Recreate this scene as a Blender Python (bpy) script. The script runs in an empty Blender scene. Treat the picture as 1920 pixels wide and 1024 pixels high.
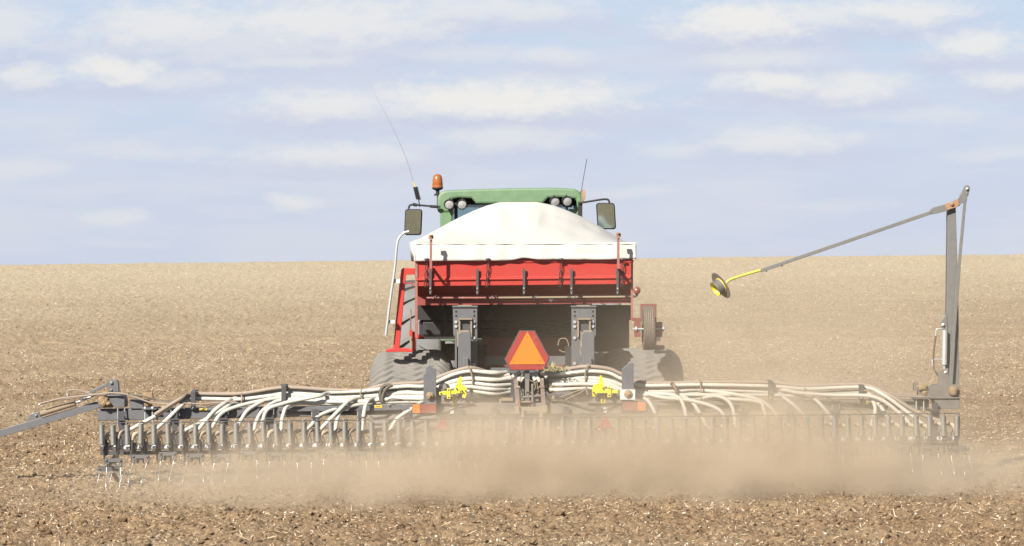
import bpy, math, random
import numpy as np
from mathutils import Vector, Matrix, Quaternion
R = math.radians
random.seed(7)
SC = bpy.context.scene
COL = SC.collection

# ------------------------------------------------------------------ camera, world, sun, exposure
F = 4800.0            # focal length in photo pixels (1920 wide)
CAMH = 1.95           # camera height
ROLL = 0.0105
cd = bpy.data.cameras.new('camera')
cam = bpy.data.objects.new('camera', cd); COL.objects.link(cam)
cam.location = (0, 0, CAMH); cam.rotation_euler = (math.pi/2, ROLL, 0)
cd.sensor_width = 36; cd.lens = 36*F/1920; cd.clip_end = 5000; cd.clip_start = 0.1
cd.dof.use_dof = True; cd.dof.focus_distance = 25.5; cd.dof.aperture_fstop = 7
SC.camera = cam

SUN_AZ = R(30)   # sun behind the camera, to the left
SUN_EL = R(34)
to_sun = Vector((-math.sin(SUN_AZ)*math.cos(SUN_EL), -math.cos(SUN_AZ)*math.cos(SUN_EL), math.sin(SUN_EL)))
sd = bpy.data.lights.new('sun', 'SUN'); sd.energy = 4.7; sd.angle = R(0.5); sd.color = (1, .955, .88)
sun = bpy.data.objects.new('sun', sd); COL.objects.link(sun)
sun.rotation_euler = to_sun.to_track_quat('Z', 'Y').to_euler(); sun.location = (-10, -10, 20)
SC.view_settings.view_transform = 'Standard'; SC.view_settings.look = 'None'
SC.view_settings.gamma = 1; SC.view_settings.exposure = 1.32
SC.cycles.volume_bounces = 3
SC.cycles.max_bounces = 8
SC.cycles.volume_step_rate = 1.0
SC.cycles.volume_max_steps = 256
SC.cycles.use_denoising = True

class NT:
    """small node-tree expression helper"""
    def __init__(s, tree): s.t = tree; s.n = tree.nodes; s.l = tree.links
    def node(s, typ, **kw):
        n = s.n.new(typ)
        for k, v in kw.items(): setattr(n, k, v)
        return n
    def put(s, sock, v):
        if isinstance(v, bpy.types.NodeSocket): s.l.new(v, sock)
        elif v is not None: sock.default_value = v
    def m(s, op, a, b=None, c=None, clamp=False):
        n = s.node('ShaderNodeMath', operation=op, use_clamp=clamp)
        for i, v in enumerate((a, b, c)):
            if v is not None: s.put(n.inputs[i], v)
        return n.outputs[0]
    def sm(s, v, a, b, lo=0.0, hi=1.0, interp='SMOOTHSTEP'):
        n = s.node('ShaderNodeMapRange', interpolation_type=interp)
        s.put(n.inputs[0], v); s.put(n.inputs[1], a); s.put(n.inputs[2], b); s.put(n.inputs[3], lo); s.put(n.inputs[4], hi)
        return n.outputs[0]
    def noise(s, vec, scale, detail=3, rough=.5, out=0):
        n = s.node('ShaderNodeTexNoise'); s.put(n.inputs['Vector'], vec)
        n.inputs['Scale'].default_value = scale; n.inputs['Detail'].default_value = detail; n.inputs['Roughness'].default_value = rough
        return n.outputs[out]
    def mix(s, f, a, b):
        n = s.node('ShaderNodeMix', data_type='RGBA')
        s.put(n.inputs[0], f)
        for i, v in ((6, a), (7, b)):
            if isinstance(v, tuple) and len(v) == 3: v = v+(1,)
            s.put(n.inputs[i], v)
        return n.outputs[2]
    def comb(s, x, y, z):
        n = s.node('ShaderNodeCombineXYZ'); s.put(n.inputs[0], x); s.put(n.inputs[1], y); s.put(n.inputs[2], z); return n.outputs[0]
    def sep(s, v):
        n = s.node('ShaderNodeSeparateXYZ'); s.put(n.inputs[0], v); return n.outputs

W = bpy.data.worlds.new('World'); SC.world = W; W.use_nodes = True
w = NT(W.node_tree); w.n.clear()
sky = w.node('ShaderNodeTexSky', sky_type='NISHITA', sun_disc=False)
sky.sun_elevation = SUN_EL; sky.sun_rotation = math.pi + SUN_AZ
sky.air_density = 1.0; sky.dust_density = 1.0; sky.ozone_density = 2.0
tc = w.node('ShaderNodeTexCoord').outputs['Generated']
gx, gy, gz = w.sep(tc)
hyp = w.m('MAXIMUM', w.m('ABSOLUTE', gy), .25)
el = w.m('MAXIMUM', w.m('DIVIDE', gz, hyp), 0.0)
az_ = w.m('DIVIDE', gx, hyp)
# banks of cumulus: bearing and elevation (in 1/4800 rad), half width, half height, brightness of the sunlit top
CLOUDS = [(-640,470,150,44,.75),(-350,478,230,50,.8),(-60,495,190,26,.6),(-500,440,300,40,.45),(-940,475,90,46,.55),(-745,388,85,30,.95),(-900,382,75,20,.7),(-640,372,110,20,.5),
 (-400,402,130,14,.5),(60,405,80,18,.45),(-90,412,100,18,.4),(-360,322,130,28,.75),(-20,328,230,34,1),(120,333,110,30,.8),(-140,318,100,24,.8),(440,470,140,38,1),(580,478,110,26,.75),(730,482,120,28,.85),
 (870,418,85,30,.85),(460,400,120,22,.5),(490,348,95,24,.9),(650,342,95,28,.75),(940,352,70,20,.7),(-340,228,150,26,.6),(-660,235,120,16,.3),(-10,250,130,22,.5),(500,240,130,24,.6),(300,228,70,15,.35),
 (-415,135,50,16,.55),(-755,110,55,15,.42),(-930,205,70,14,.3),(790,285,120,16,.35),(-730,60,70,12,.25),(200,150,90,12,.25),(620,120,110,12,.2),(900,215,90,14,.3)]
qv = w.comb(w.m('MULTIPLY', az_, 4800), w.m('MULTIPLY', el, 4800), 0.0)
nzv = w.comb(w.m('MULTIPLY', az_, 26), w.m('MULTIPLY', el, 60), 1.3)
wc = w.node('ShaderNodeVectorMath', operation='MULTIPLY_ADD')
w.put(wc.inputs[0], w.noise(nzv, 1.0, 6, .6, 1)); wc.inputs[1].default_value = (150, 46, 0); wc.inputs[2].default_value = (-75, -23, 0)
wa = w.node('ShaderNodeVectorMath', operation='ADD'); w.put(wa.inputs[0], qv); w.l.new(wc.outputs[0], wa.inputs[1]); qw = wa.outputs[0]
edge = w.m('MULTIPLY', w.m('SUBTRACT', w.noise(nzv, 3.6, 7, .66), .5), 1.7)
def mask(cs, lo_, hi_):
    out = 0.0
    for cx, cy, a_, b_, am in cs:
        n = w.node('ShaderNodeVectorMath', operation='MULTIPLY_ADD'); w.l.new(qw, n.inputs[0])
        n.inputs[1].default_value = (.8/a_, .86/b_, 0); n.inputs[2].default_value = (-cx*.8/a_, -cy*.86/b_, 0)
        L = w.node('ShaderNodeVectorMath', operation='LENGTH'); w.l.new(n.outputs[0], L.inputs[0])
        out = w.m('MAXIMUM', w.sm(w.m('ADD', L.outputs['Value'], edge), lo_, hi_, am, 0.0), out)
    return out
lit = mask(CLOUDS, .2, 1.3)
# flat grey-violet undersides
under = mask([(cx+10, cy-b_*1.15, a_*1.25, b_*.95, min(1, am*.5+.4)) for cx, cy, a_, b_, am in CLOUDS if b_ > 16 and am > .4], .3, 1.35)
veil = w.sm(w.noise(w.comb(w.m('MULTIPLY', az_, 9), w.m('MULTIPLY', el, 42), 7.7), 1.5, 5, .55), .36, .66)
base = w.mix(w.sm(el, .02, .10), (4.9, 5.38, 6.55), (4.6, 5.5, 6.85))
base = w.mix(w.m('MULTIPLY', veil, .75), base, (5.55, 5.78, 6.6))
base = w.mix(w.m('MULTIPLY', under, .85), base, (4.85, 5.08, 6.25))
skyc0 = w.mix(w.m('MULTIPLY', lit, w.sm(el, .0, .03, .5, 1.0)), base, (7.0, 6.82, 6.66))
base = skyc0
skyc = w.mix(.94, sky.outputs[0], base)
upper = w.sm(el, .13, .42)
skyc = w.mix(upper, skyc, sky.outputs[0])
bg = w.node('ShaderNodeBackground'); w.l.new(skyc, bg.inputs[0]); bg.inputs[1].default_value = .05
wo = w.node('ShaderNodeOutputWorld'); w.l.new(bg.outputs[0], wo.inputs[0])

# ------------------------------------------------------------------ helpers
def P(px, py, Y):
    """photo pixel at distance Y -> world point"""
    dx, dy = px-960, py-512
    ux, uy = dx-ROLL*dy, dy+ROLL*dx
    return Vector((ux/F*Y, Y, CAMH-uy/F*Y))

class MB:
    def __init__(s): s.v = []; s.f = []; s.sm = []
    def add(s, vs, fs, smooth=False):
        o = len(s.v); s.v += [tuple(x) for x in vs]; s.f += [tuple(i+o for i in f) for f in fs]; s.sm += [smooth]*len(fs)
    def box(s, c, d, M=None):
        c = Vector(c); vs = []
        for i in (-1, 1):
            for j in (-1, 1):
                for k in (-1, 1):
                    p = Vector((i*d[0]/2, j*d[1]/2, k*d[2]/2)); vs.append(c+(M @ p if M else p))
        s.add(vs, [(0,1,3,2),(4,6,7,5),(0,4,5,1),(2,3,7,6),(0,2,6,4),(1,5,7,3)]); return s
    def poly(s, pts, Y, th):
        """closed outline given in photo pixels, standing at distance Y, real thickness th"""
        a = [P(x, y, Y) for x, y in pts]
        ar = sum(a[i].x*a[(i+1)%len(a)].z-a[(i+1)%len(a)].x*a[i].z for i in range(len(a)))
        if ar < 0: a = a[::-1]
        n = len(a); b = [q+Vector((0, th, 0)) for q in a]
        s.add(a+b, [tuple(range(n)), tuple(reversed(range(n, 2*n)))]+[(i, n+i, n+(i+1)%n, (i+1)%n) for i in range(n)]); return s
    def rect(s, x0, y0, x1, y1, Y, th): return s.poly([(x0,y0),(x1,y0),(x1,y1),(x0,y1)], Y, th)
    def tube(s, pts, r, seg=8, cap=True, smooth=True):
        pts = [Vector(p) for p in pts]; n = len(pts)
        rs = r if isinstance(r, (list, tuple)) else [r]*n
        t0 = (pts[1]-pts[0]).normalized()
        up = Vector((0,0,1)) if abs(t0.z) < .9 else Vector((1,0,0))
        a = t0.cross(up).normalized(); vs = []
        for i, p in enumerate(pts):
            t = (pts[min(i+1,n-1)]-pts[max(i-1,0)]).normalized()
            a = (a-t*a.dot(t)).normalized(); b = t.cross(a)
            for k in range(seg):
                q = 2*math.pi*k/seg; vs.append(p+(a*math.cos(q)+b*math.sin(q))*rs[i])
        fs = [(i*seg+k, i*seg+(k+1)%seg, (i+1)*seg+(k+1)%seg, (i+1)*seg+k) for i in range(n-1) for k in range(seg)]
        s.add(vs, fs, smooth)
        if cap:
            s.add(vs[:seg], [tuple(reversed(range(seg)))]); s.add(vs[-seg:], [tuple(range(seg))])
        return s
    def cyl(s, a, b, r, seg=16, smooth=True): return s.tube([a, b], r, seg, True, smooth)
    def lathe(s, o, axis, prof, seg=32, smooth=True, closed=False):
        """prof: list of (radius, distance along axis)"""
        o = Vector(o); ax = Vector(axis).normalized()
        up = Vector((0,0,1)) if abs(ax.z) < .9 else Vector((1,0,0))
        a = ax.cross(up).normalized(); b = ax.cross(a); vs = []
        for r, t in prof:
            for k in range(seg):
                q = 2*math.pi*k/seg; vs.append(o+ax*t+(a*math.cos(q)+b*math.sin(q))*max(r, 1e-4))
        n = len(prof); rg = n if closed else n-1
        s.add(vs, [(i*seg+k, ((i+1)%n)*seg+k, ((i+1)%n)*seg+(k+1)%seg, i*seg+(k+1)%seg) for i in range(rg) for k in range(seg)], smooth); return s
    def bar(s, a, b, w, h, upv=(0,1,0)):
        """rectangular bar; h measured along upv, w across"""
        a, b = Vector(a), Vector(b); d = (b-a); L = d.length; d.normalize()
        u_ = Vector(upv); u_ = (u_-d*u_.dot(d)).normalized(); w_ = d.cross(u_)
        M = Matrix((w_, d, u_)).transposed()
        return s.box((a+b)/2, (w, L, h), M)
    def build(s, name, mat, parent=None, bevel=0, subsurf=0):
        me = bpy.data.meshes.new(name); me.from_pydata(s.v, [], s.f); me.validate()
        if len(me.polygons) == len(s.sm): me.polygons.foreach_set('use_smooth', s.sm)
        me.materials.append(mat); me.update()
        import bmesh
        bm = bmesh.new(); bm.from_mesh(me); bmesh.ops.recalc_face_normals(bm, faces=bm.faces); bm.to_mesh(me); bm.free()
        o = bpy.data.objects.new(name, me); COL.objects.link(o)
        if parent is not None: adopt(o, parent)
        if bevel:
            m = o.modifiers.new('bevel', 'BEVEL'); m.width = bevel; m.segments = 2; m.limit_method = 'ANGLE'; m.angle_limit = R(50)
        if subsurf:
            m = o.modifiers.new('ss', 'SUBSURF'); m.levels = subsurf; m.render_levels = subsurf
        return o
def _sep(self, name, mat, parent=None, bevel=0):
    par = list(range(len(self.v)))
    def fd_(i):
        while par[i] != i: par[i] = par[par[i]]; i = par[i]
        return i
    key = {}
    for i, q in enumerate(self.v):
        k = tuple(round(c, 5) for c in q)
        if k in key: par[fd_(i)] = fd_(key[k])
        else: key[k] = i
    for f in self.f:
        for a in f[1:]: par[fd_(a)] = fd_(f[0])
    groups = {}
    for f, sm_ in zip(self.f, self.sm): groups.setdefault(fd_(f[0]), []).append((f, sm_))
    out = []
    for g in groups.values():
        m = MB(); ids = sorted({i for f, _ in g for i in f}); mp = {i: k for k, i in enumerate(ids)}
        m.v = [self.v[i] for i in ids]; m.f = [tuple(mp[i] for i in f) for f, _ in g]; m.sm = [q for _, q in g]
        out.append(m.build(name, mat, parent, bevel))
    return out
MB.sep = _sep
WLOC = {}
def wloc(o): return WLOC.get(o.name, Vector((0,0,0)))
def adopt(o, parent):
    """parent o keeping world-space coordinates (no rotation anywhere)"""
    o.parent = parent; o.location = -wloc(parent) if parent.type == 'EMPTY' else Vector((0,0,0))
def empty(name, loc):
    o = bpy.data.objects.new(name, None); COL.objects.link(o); o.location = loc; WLOC[o.name] = Vector(loc); return o
def tag(o, label=None, cat=None, group=None, kind=None):
    for k, v in (('label', label), ('category', cat), ('group', group), ('kind', kind)):
        if v: o[k] = v
    return o
def spline(pts, n=6):
    pts = [Vector(p) for p in pts]; q = [pts[0]*2-pts[1]]+pts+[pts[-1]*2-pts[-2]]; out = []
    for i in range(1, len(q)-2):
        for k in range(n):
            t = k/n; a, b, c, d = q[i-1], q[i], q[i+1], q[i+2]
            out.append(.5*((2*b)+(c-a)*t+(2*a-5*b+4*c-d)*t*t+(3*b-a-3*c+d)*t**3))
    out.append(pts[-1]); return out

ALB = .62
DUST = (.44, .33, .205)
def mat(name, col, rough=.6, metal=0, dust=.25, dcol=DUST, scale=6, col2=None, bump=0, spec=.5, thr=.55, soft=.12):
    m = bpy.data.materials.new(name); m.use_nodes = True; t = NT(m.node_tree)
    b = t.n['Principled BSDF']
    pos = t.node('ShaderNodeNewGeometry').outputs['Position']
    c = tuple(x*ALB for x in col); dcol = tuple(x*ALB for x in dcol); col2 = tuple(x*ALB for x in col2) if col2 else None
    nz = t.noise(pos, scale, 5, .62)
    base = t.mix(t.noise(pos, scale*.6, 3), c, tuple(col2) if col2 else tuple(x*.85 for x in c))
    if dust > 0:
        thin = t.m('MULTIPLY', t.noise(pos, scale*3.1, 4), dust)      # even film of dust
        patch = t.m('MULTIPLY', t.sm(nz, thr, thr+soft), min(1, dust*2))
        f = t.m('MAXIMUM', thin, patch)
        base = t.mix(f, base, dcol)
        t.l.new(t.m('ADD', rough, t.m('MULTIPLY', f, .9-rough), clamp=True), b.inputs['Roughness'])
    else: b.inputs['Roughness'].default_value = rough
    t.l.new(base, b.inputs['Base Color'])
    b.inputs['Metallic'].default_value = metal; b.inputs['Specular IOR Level'].default_value = spec
    if bump:
        bn = t.node('ShaderNodeBump'); bn.inputs['Strength'].default_value = 1; bn.inputs['Distance'].default_value = bump
        t.l.new(t.noise(pos, scale*4, 5, .6), bn.inputs['Height']); t.l.new(bn.outputs[0], b.inputs['Normal'])
    return m

M = {}
M['grey'] = mat('grey_paint', (.095,.105,.122), .45, dust=.17, scale=5, thr=.62)
M['grey2'] = mat('grey_paint_dusty', (.10,.105,.11), .55, dust=.5, scale=5, thr=.7)
M['arm'] = mat('galvanised_grey', (.17,.18,.18), .5, metal=.3, dust=.25, scale=6, thr=.68)
M['dark'] = mat('dark_steel', (.04,.045,.06), .45, dust=.12, scale=9, thr=.7)
M['spring'] = mat('spring_steel', (.25,.26,.26), .5, metal=.2, dust=.3, scale=14, thr=.7)
M['tine'] = mat('polished_tine', (.75,.75,.75), .3, metal=.9, dust=.08, scale=9)
M['shaft'] = mat('white_shaft', (.85,.85,.84), .4, dust=.15, scale=6, thr=.66)
M['elbow'] = mat('dusty_hose_end', (.60,.48,.34), .8, dust=.3, scale=9)
M['silver'] = mat('silver_tube', (.70,.71,.72), .35, metal=.5, dust=.15, scale=6, thr=.66)
M['red'] = mat('red_paint', (.56,.022,.012), .4, dust=.05, col2=(.50,.03,.022), scale=2)
M['worn_red'] = mat('worn_red_paint', (.44,.017,.009), .5, spec=.3, dust=.10, dcol=(.62,.33,.22), scale=16, thr=.63, soft=.06, col2=(.42,.026,.022))
M['faded_red'] = mat('faded_red_steel', (.30,.08,.06), .6, dust=.22, dcol=(.5,.36,.3), scale=30)
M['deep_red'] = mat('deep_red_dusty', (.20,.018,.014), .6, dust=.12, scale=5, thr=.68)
M['cloth'] = mat('cream_tarpaulin', (.60,.58,.515), .8, dust=.16, dcol=(.50,.42,.30), scale=2.2, col2=(.62,.60,.545), thr=.62, soft=.2, bump=.0008)
M['hose'] = mat('ribbed_white_hose', (.64,.61,.53), .55, dust=.26, dcol=(.52,.43,.31), scale=3.5, thr=.6, soft=.15)
M['brownhose'] = mat('brown_hose', (.34,.27,.215), .7, dust=.3, scale=6)
M['blackhose'] = mat('black_hose', (.04,.036,.033), .6, dust=.35, scale=8)
M['tyre'] = mat('dusty_tyre', (.19,.178,.16), .9, dust=.45, dcol=(.33,.295,.245), scale=3, thr=.7, bump=.004)
M['ttyre'] = mat('tractor_tyre', (.19,.19,.185), .8, dust=.4, dcol=(.26,.24,.21), scale=4, thr=.7)
M['stripe'] = mat('narrow_tyre', (.10,.092,.082), .85, dust=.45, scale=12, thr=.7)
M['green'] = mat('green_paint', (.075,.205,.085), .5, dust=.38, dcol=(.42,.42,.28), scale=2.5, thr=.66, soft=.2)
M['black'] = mat('black_plastic', (.022,.022,.024), .65, dust=.04, scale=6, spec=.25)
M['yellow'] = mat('yellow_paint', (.86,.70,.015), .4, dust=.04, scale=9, thr=.75)
M['dustyellow'] = mat('faded_yellow_paint', (.72,.58,.05), .5, dust=.2, scale=9)
M['sticker'] = mat('yellow_sticker', (.85,.60,.03), .4, dust=.08)
M['ink'] = mat('sticker_ink', (.10,.075,.02), .6, dust=0)
M['mud'] = mat('dried_mud', (.44,.30,.165), .95, dust=0, col2=(.34,.23,.13), scale=18, bump=.02)
M['rust'] = mat('rusty_steel', (.34,.19,.10), .8, dust=.3, scale=16)
M['tan'] = mat('dust_coated_steel', (.26,.20,.14), .85, dust=.55, scale=9, thr=.6)
M['orange'] = mat('fluorescent_orange', (.66,.19,.0), .5, dust=.02)
M['reflred'] = mat('reflective_red', (.34,.035,.025), .4, dust=.05, scale=9)
M['lampor'] = mat('orange_lens', (.80,.21,.02), .2, dust=.2, scale=8)
M['lampred'] = mat('red_lens', (.26,.03,.02), .2, dust=.3, scale=8)
M['beacon'] = mat('amber_dome', (.40,.11,.018), .12, dust=.12, scale=12)
M['lens'] = mat('lamp_glass', (.36,.36,.35), .15, dust=.2, dcol=(.6,.58,.5), scale=20)
M['white'] = mat('white_metal', (.75,.75,.74), .4, dust=.15, scale=9)
M['shade_red'] = mat('shaded_red_underside', (.30,.022,.016), .6, dust=.06, col2=(.20,.02,.015), scale=3, thr=.7)  # hopper red darkened, painting in the shade under the lip
M['discm'] = mat('worn_disc_steel', (.22,.195,.16), .6, metal=.2, dust=.3, scale=12)
M['hitch'] = mat('dusty_mauve_steel', (.20,.13,.115), .75, dust=.4, scale=12)
M['weed'] = mat('dried_weed', (.50,.45,.24), .9, dust=.2, scale=20)
def glass_mat(name, col, rough, metal):
    m = bpy.data.materials.new(name); m.use_nodes = True; b = m.node_tree.nodes['Principled BSDF']
    b.inputs['Base Color'].default_value = col+(1,); b.inputs['Roughness'].default_value = rough; b.inputs['Metallic'].default_value = metal; return m
M['mirror'] = glass_mat('mirror_glass', (.44,.53,.51), .05, 1.0)
M['window'] = bpy.data.materials.new('cab_glass'); M['window'].use_nodes = True
_t = NT(M['window'].node_tree); _o = _t.n['Material Output']; _t.n.remove(_t.n['Principled BSDF'])
_g = _t.node('ShaderNodeBsdfGlossy'); _g.inputs['Roughness'].default_value = .03; _tr = _t.node('ShaderNodeBsdfTransparent'); _tr.inputs[0].default_value = (.72,.82,.84,1)
_mx = _t.node('ShaderNodeMixShader'); _mx.inputs[0].default_value = .12
_t.l.new(_tr.outputs[0], _mx.inputs[1]); _t.l.new(_g.outputs[0], _mx.inputs[2]); _t.l.new(_mx.outputs[0], _o.inputs[0])

# ------------------------------------------------------------------ field
def vnoise(x, y, seed):
    xi = np.floor(x).astype(np.int64); yi = np.floor(y).astype(np.int64); fx = x-xi; fy = y-yi
    fx = fx*fx*(3-2*fx); fy = fy*fy*(3-2*fy)
    def h(a, b):
        n = (a*374761393+b*668265263+seed*974634777) & 0xffffffff
        n = ((n ^ (n >> 13))*1274126177) & 0xffffffff
        return ((n ^ (n >> 16)) & 0xffff)/65535.0
    return (h(xi,yi)*(1-fx)+h(xi+1,yi)*fx)*(1-fy)+(h(xi,yi+1)*(1-fx)+h(xi+1,yi+1)*fx)*fy
def rot(x, y, a): return x*math.cos(a)-y*math.sin(a), x*math.sin(a)+y*math.cos(a)
def hill(x, y):
    t = np.clip((y-31)/95.0, 0, None)
    z = 2.52*(t**1.25)/(1+0*t)
    z = np.where(t > 1, 2.52 - .0006*(y-126)**2 + .032*(y-126)*np.exp(-(np.clip(y-126,0,None))/12), z)
    return np.where(y > 170, np.minimum(z, 1.4-.004*(y-170)), z)
def rough(x, y):
    a, b = rot(x, y, .4); c, d = rot(x, y, 1.3); e, f = rot(x, y, 2.3)
    big = (vnoise(a/1.9, b/1.9, 1)-.5)*.07
    m1 = 1.25*np.abs(vnoise(c/.31, d/.31, 2)*2-1)
    m2 = np.abs(vnoise(e/.13, f/.13, 3)*2-1)
    m3 = np.abs(vnoise(a/.055, b/.055, 4)*2-1)
    m4 = vnoise(c/.026, d/.026, 5)
    pit = np.clip(vnoise(e/.21, f/.21, 8)-.62, 0, 1)
    return big + .030*m1 + .030*(1-m2)**1 * .9 + +.026*m3 + .014*m4 - .12*pit - .03
def ground(x, y):
    return hill(x, y) + rough(x, y)*np.interp(y, [15, 21, 26, 45, 130], [1.12, 1.1, .98, .92, .95])
def new_mesh(name, verts, faces, material, nside, smooth=False):
    me = bpy.data.meshes.new(name); nv = len(verts); nf = len(faces)
    me.vertices.add(nv); me.vertices.foreach_set('co', verts.astype(np.float32).ravel())
    me.loops.add(nf*nside); me.loops.foreach_set('vertex_index', faces.astype(np.int32).ravel())
    me.polygons.add(nf); me.polygons.foreach_set('loop_start', np.arange(0, nf*nside, nside, dtype=np.int32))
    me.polygons.foreach_set('loop_total', np.full(nf, nside, dtype=np.int32))
    me.polygons.foreach_set('use_smooth', np.full(nf, smooth))
    me.update(calc_edges=True); me.materials.append(material)
    o = bpy.data.objects.new(name, me); COL.objects.link(o); return o

def soil_mat():
    m = bpy.data.materials.new('tilled_soil'); m.use_nodes = True; t = NT(m.node_tree); b = t.n['Principled BSDF']
    pos = t.node('ShaderNodeNewGeometry').outputs['Position']
    n1 = t.noise(pos, 34, 5, .65); n2 = t.noise(pos, 5.5, 4, .6); n3 = t.noise(pos, .55, 4, .55)
    nf = t.noise(pos, 95, 3, .6)
    c = t.mix(t.sm(n1, .33, .67), (.112,.067,.035), (.266,.178,.099))
    c = t.mix(t.m('MULTIPLY', t.sm(n2, .42, .68), .45), c, (.282,.198,.118))
    c = t.mix(t.m('MULTIPLY', t.sm(n3, .40, .66), .30), c, (.324,.25,.154))
    n4 = t.noise(pos, .11, 4, .6)
    c = t.mix(t.m('MULTIPLY', t.sm(n4, .40, .62), .28), c, (.31,.24,.155))
    # pale crumbs of straw and chalk too small to model
    c = t.mix(t.m('MULTIPLY', t.sm(nf, .64, .72), .7), c, (.46,.38,.27))
    y = t.sep(pos)[1]
    c = t.mix(t.sm(y, 28, 105, 0, .72, 'LINEAR'), c, (.385,.325,.222))   # straw-pale tone blended in with distance up the slope
    t.l.new(c, b.inputs['Base Color']); b.inputs['Roughness'].default_value = .95; b.inputs['Specular IOR Level'].default_value = .15
    bn = t.node('ShaderNodeBump'); bn.inputs['Strength'].default_value = 1; bn.inputs['Distance'].default_value = .03
    t.l.new(t.noise(pos, 48, 5, .7), bn.inputs['Height']); t.l.new(bn.outputs[0], b.inputs['Normal'])
    return m
SOIL = soil_mat()
side = np.array([.33, .45, .7, 1.2, 2.2, 4, 8, 16])
us = np.concatenate([-side[::-1], np.linspace(-.27, .27, 1000), side])
ys = np.concatenate([[-300, -100, -40, -15, 0, 6, 10, 13, 15, 16.2], np.arange(16.8, 28, .022), np.arange(28, 60, .08), np.arange(60, 150, .3), [155, 162, 170, 185, 210, 260, 350, 600]])
UU, YY = np.meshgrid(us, ys)
XX = UU*np.maximum(YY, 16.0); ZZ = ground(XX, YY)
XX = np.where(YY < 16, UU*16*(1+np.abs(YY-16)*.02), XX)
nr, nc = YY.shape
ii = (np.arange(nr-1)[:,None]*nc+np.arange(nc-1)[None,:]).ravel()
fc = np.stack([ii, ii+1, ii+nc+1, ii+nc], 1)
field = new_mesh('field', np.stack([XX.ravel(), YY.ravel(), ZZ.ravel()], 1), fc, SOIL, 4, True)
tag(field, 'brown tilled field rising to a level crest', 'field', kind='structure')

rg = np.random.default_rng(5)
def scatter(bands, half=.24):
    xs, ys_, = [], []
    for y0, y1, dens in bands:
        n = int(dens*(y1-y0)*(y0+y1)*half)
        yy = rg.uniform(y0, y1, n); yy = np.sqrt(rg.uniform(y0*y0, y1*y1, n)); xx = rg.uniform(-half, half, n)*yy
        xs.append(xx); ys_.append(yy)
    return np.concatenate(xs), np.concatenate(ys_)
def straw_mat(name, a, b_):
    m = bpy.data.materials.new(name); m.use_nodes = True; t = NT(m.node_tree); b = t.n['Principled BSDF']
    pos = t.node('ShaderNodeNewGeometry').outputs['Position']
    t.l.new(t.mix(t.sm(t.noise(pos, 7, 2), .3, .7), a, b_), b.inputs['Base Color']); b.inputs['Roughness'].default_value = .7; return m
# chopped straw
x, y = scatter([(17, 30, 150), (30, 55, 60), (55, 126, 16)])
n = len(x); z = ground(x, y)
L = rg.uniform(.004, .017, n)*np.where(rg.random(n) < .07, 2.6, 1)*np.interp(y, [17, 60, 120], [1, 1.1, 1.3]); wd = rg.uniform(.0015, .0038, n)*np.interp(y, [17, 40, 120], [1, 1.3, 1.8])
az = rg.uniform(0, 2*math.pi, n); tl = np.abs(rg.normal(0, .38, n)); tl = np.where(rg.random(n) < .05, rg.uniform(.6, 1.4, n), tl)
d = np.stack([np.cos(az)*np.cos(tl), np.sin(az)*np.cos(tl), np.sin(tl)], 1)
s1 = np.stack([-np.sin(az), np.cos(az), 0*az], 1); s2 = np.cross(d, s1)
c0 = np.stack([x, y, z+.006+np.abs(d[:,2])*L*.8], 1)
V = []
for e in (-1, 1):
    for k in range(3):
        q = 2*math.pi*k/3
        V.append(c0+d*(L*e)[:,None]+(s1*math.cos(q)+s2*math.sin(q))*wd[:,None])
V = np.stack(V, 1).reshape(-1, 3); o6 = np.arange(n)*6
fcs = np.concatenate([np.stack([o6+a, o6+b, o6+b+3, o6+a+3], 1) for a, b in ((0,1),(1,2),(2,0))])
tag(new_mesh('straw_litter', V, fcs, straw_mat('straw', (.46,.37,.25), (.31,.225,.135)), 4), 'chopped pale straw scattered over the brown soil', 'straw', kind='stuff')
# pale flints and clods
def blobs(name, x, y, r, material, lift, seed, sub=1):
    import bmesh
    bm = bmesh.new(); bmesh.ops.create_icosphere(bm, subdivisions=sub, radius=1); bm.verts.ensure_lookup_table()
    bv = np.array([vv.co[:] for vv in bm.verts]); bf = np.array([[q.index for q in f.verts] for f in bm.faces]); bm.free()
    n = len(x); r3 = np.random.default_rng(seed)
    j = 1+r3.uniform(-.32, .32, (n, len(bv), 1)); sc = np.stack([r3.uniform(.75, 1.35, n), r3.uniform(.75, 1.3, n), r3.uniform(.5, .95, n)], 1)
    a = r3.uniform(0, 6.28, n); vs = bv[None]*j*sc[:,None]*r[:,None,None]
    xr = vs[...,0]*np.cos(a)[:,None]-vs[...,1]*np.sin(a)[:,None]; yr = vs[...,0]*np.sin(a)[:,None]+vs[...,1]*np.cos(a)[:,None]
    z = ground(x, y)+lift*r
    V = np.stack([xr+x[:,None], yr+y[:,None], vs[...,2]+z[:,None]], 2).reshape(-1, 3)
    fcs = (bf[None]+(np.arange(n)*len(bv))[:,None,None]).reshape(-1, 3)
    return new_mesh(name, V, fcs, material, 3)
x, y = scatter([(17, 30, 40), (30, 55, 16), (55, 120, 3)])
tag(blobs('pale_stones', x, y, rg.uniform(.003, .009, len(x))*np.where(rg.random(len(x)) < .06, 1.7, 1)*np.interp(y, [17, 60, 120], [.9, 1.2, 1.6]), straw_mat('pale_flint', (.56,.52,.45), (.42,.34,.25)), .5, 3), 'small pale flints lying among the soil crumbs', 'stones', kind='stuff')
x, y = scatter([(17, 25, 190), (25, 45, 45), (45, 90, 6)])
rr = .005+.022*rg.random(len(x))**3+np.where(y < 22, .022, .012)*(rg.random(len(x)) > .985)*rg.random(len(x))
tag(blobs('soil_clods', x, y, rr*np.interp(y, [17, 45, 90], [1, 1.1, 1.3]), SOIL, .45, 4, 1), 'crumbly brown soil clods on the field surface', 'clods', kind='stuff')

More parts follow.
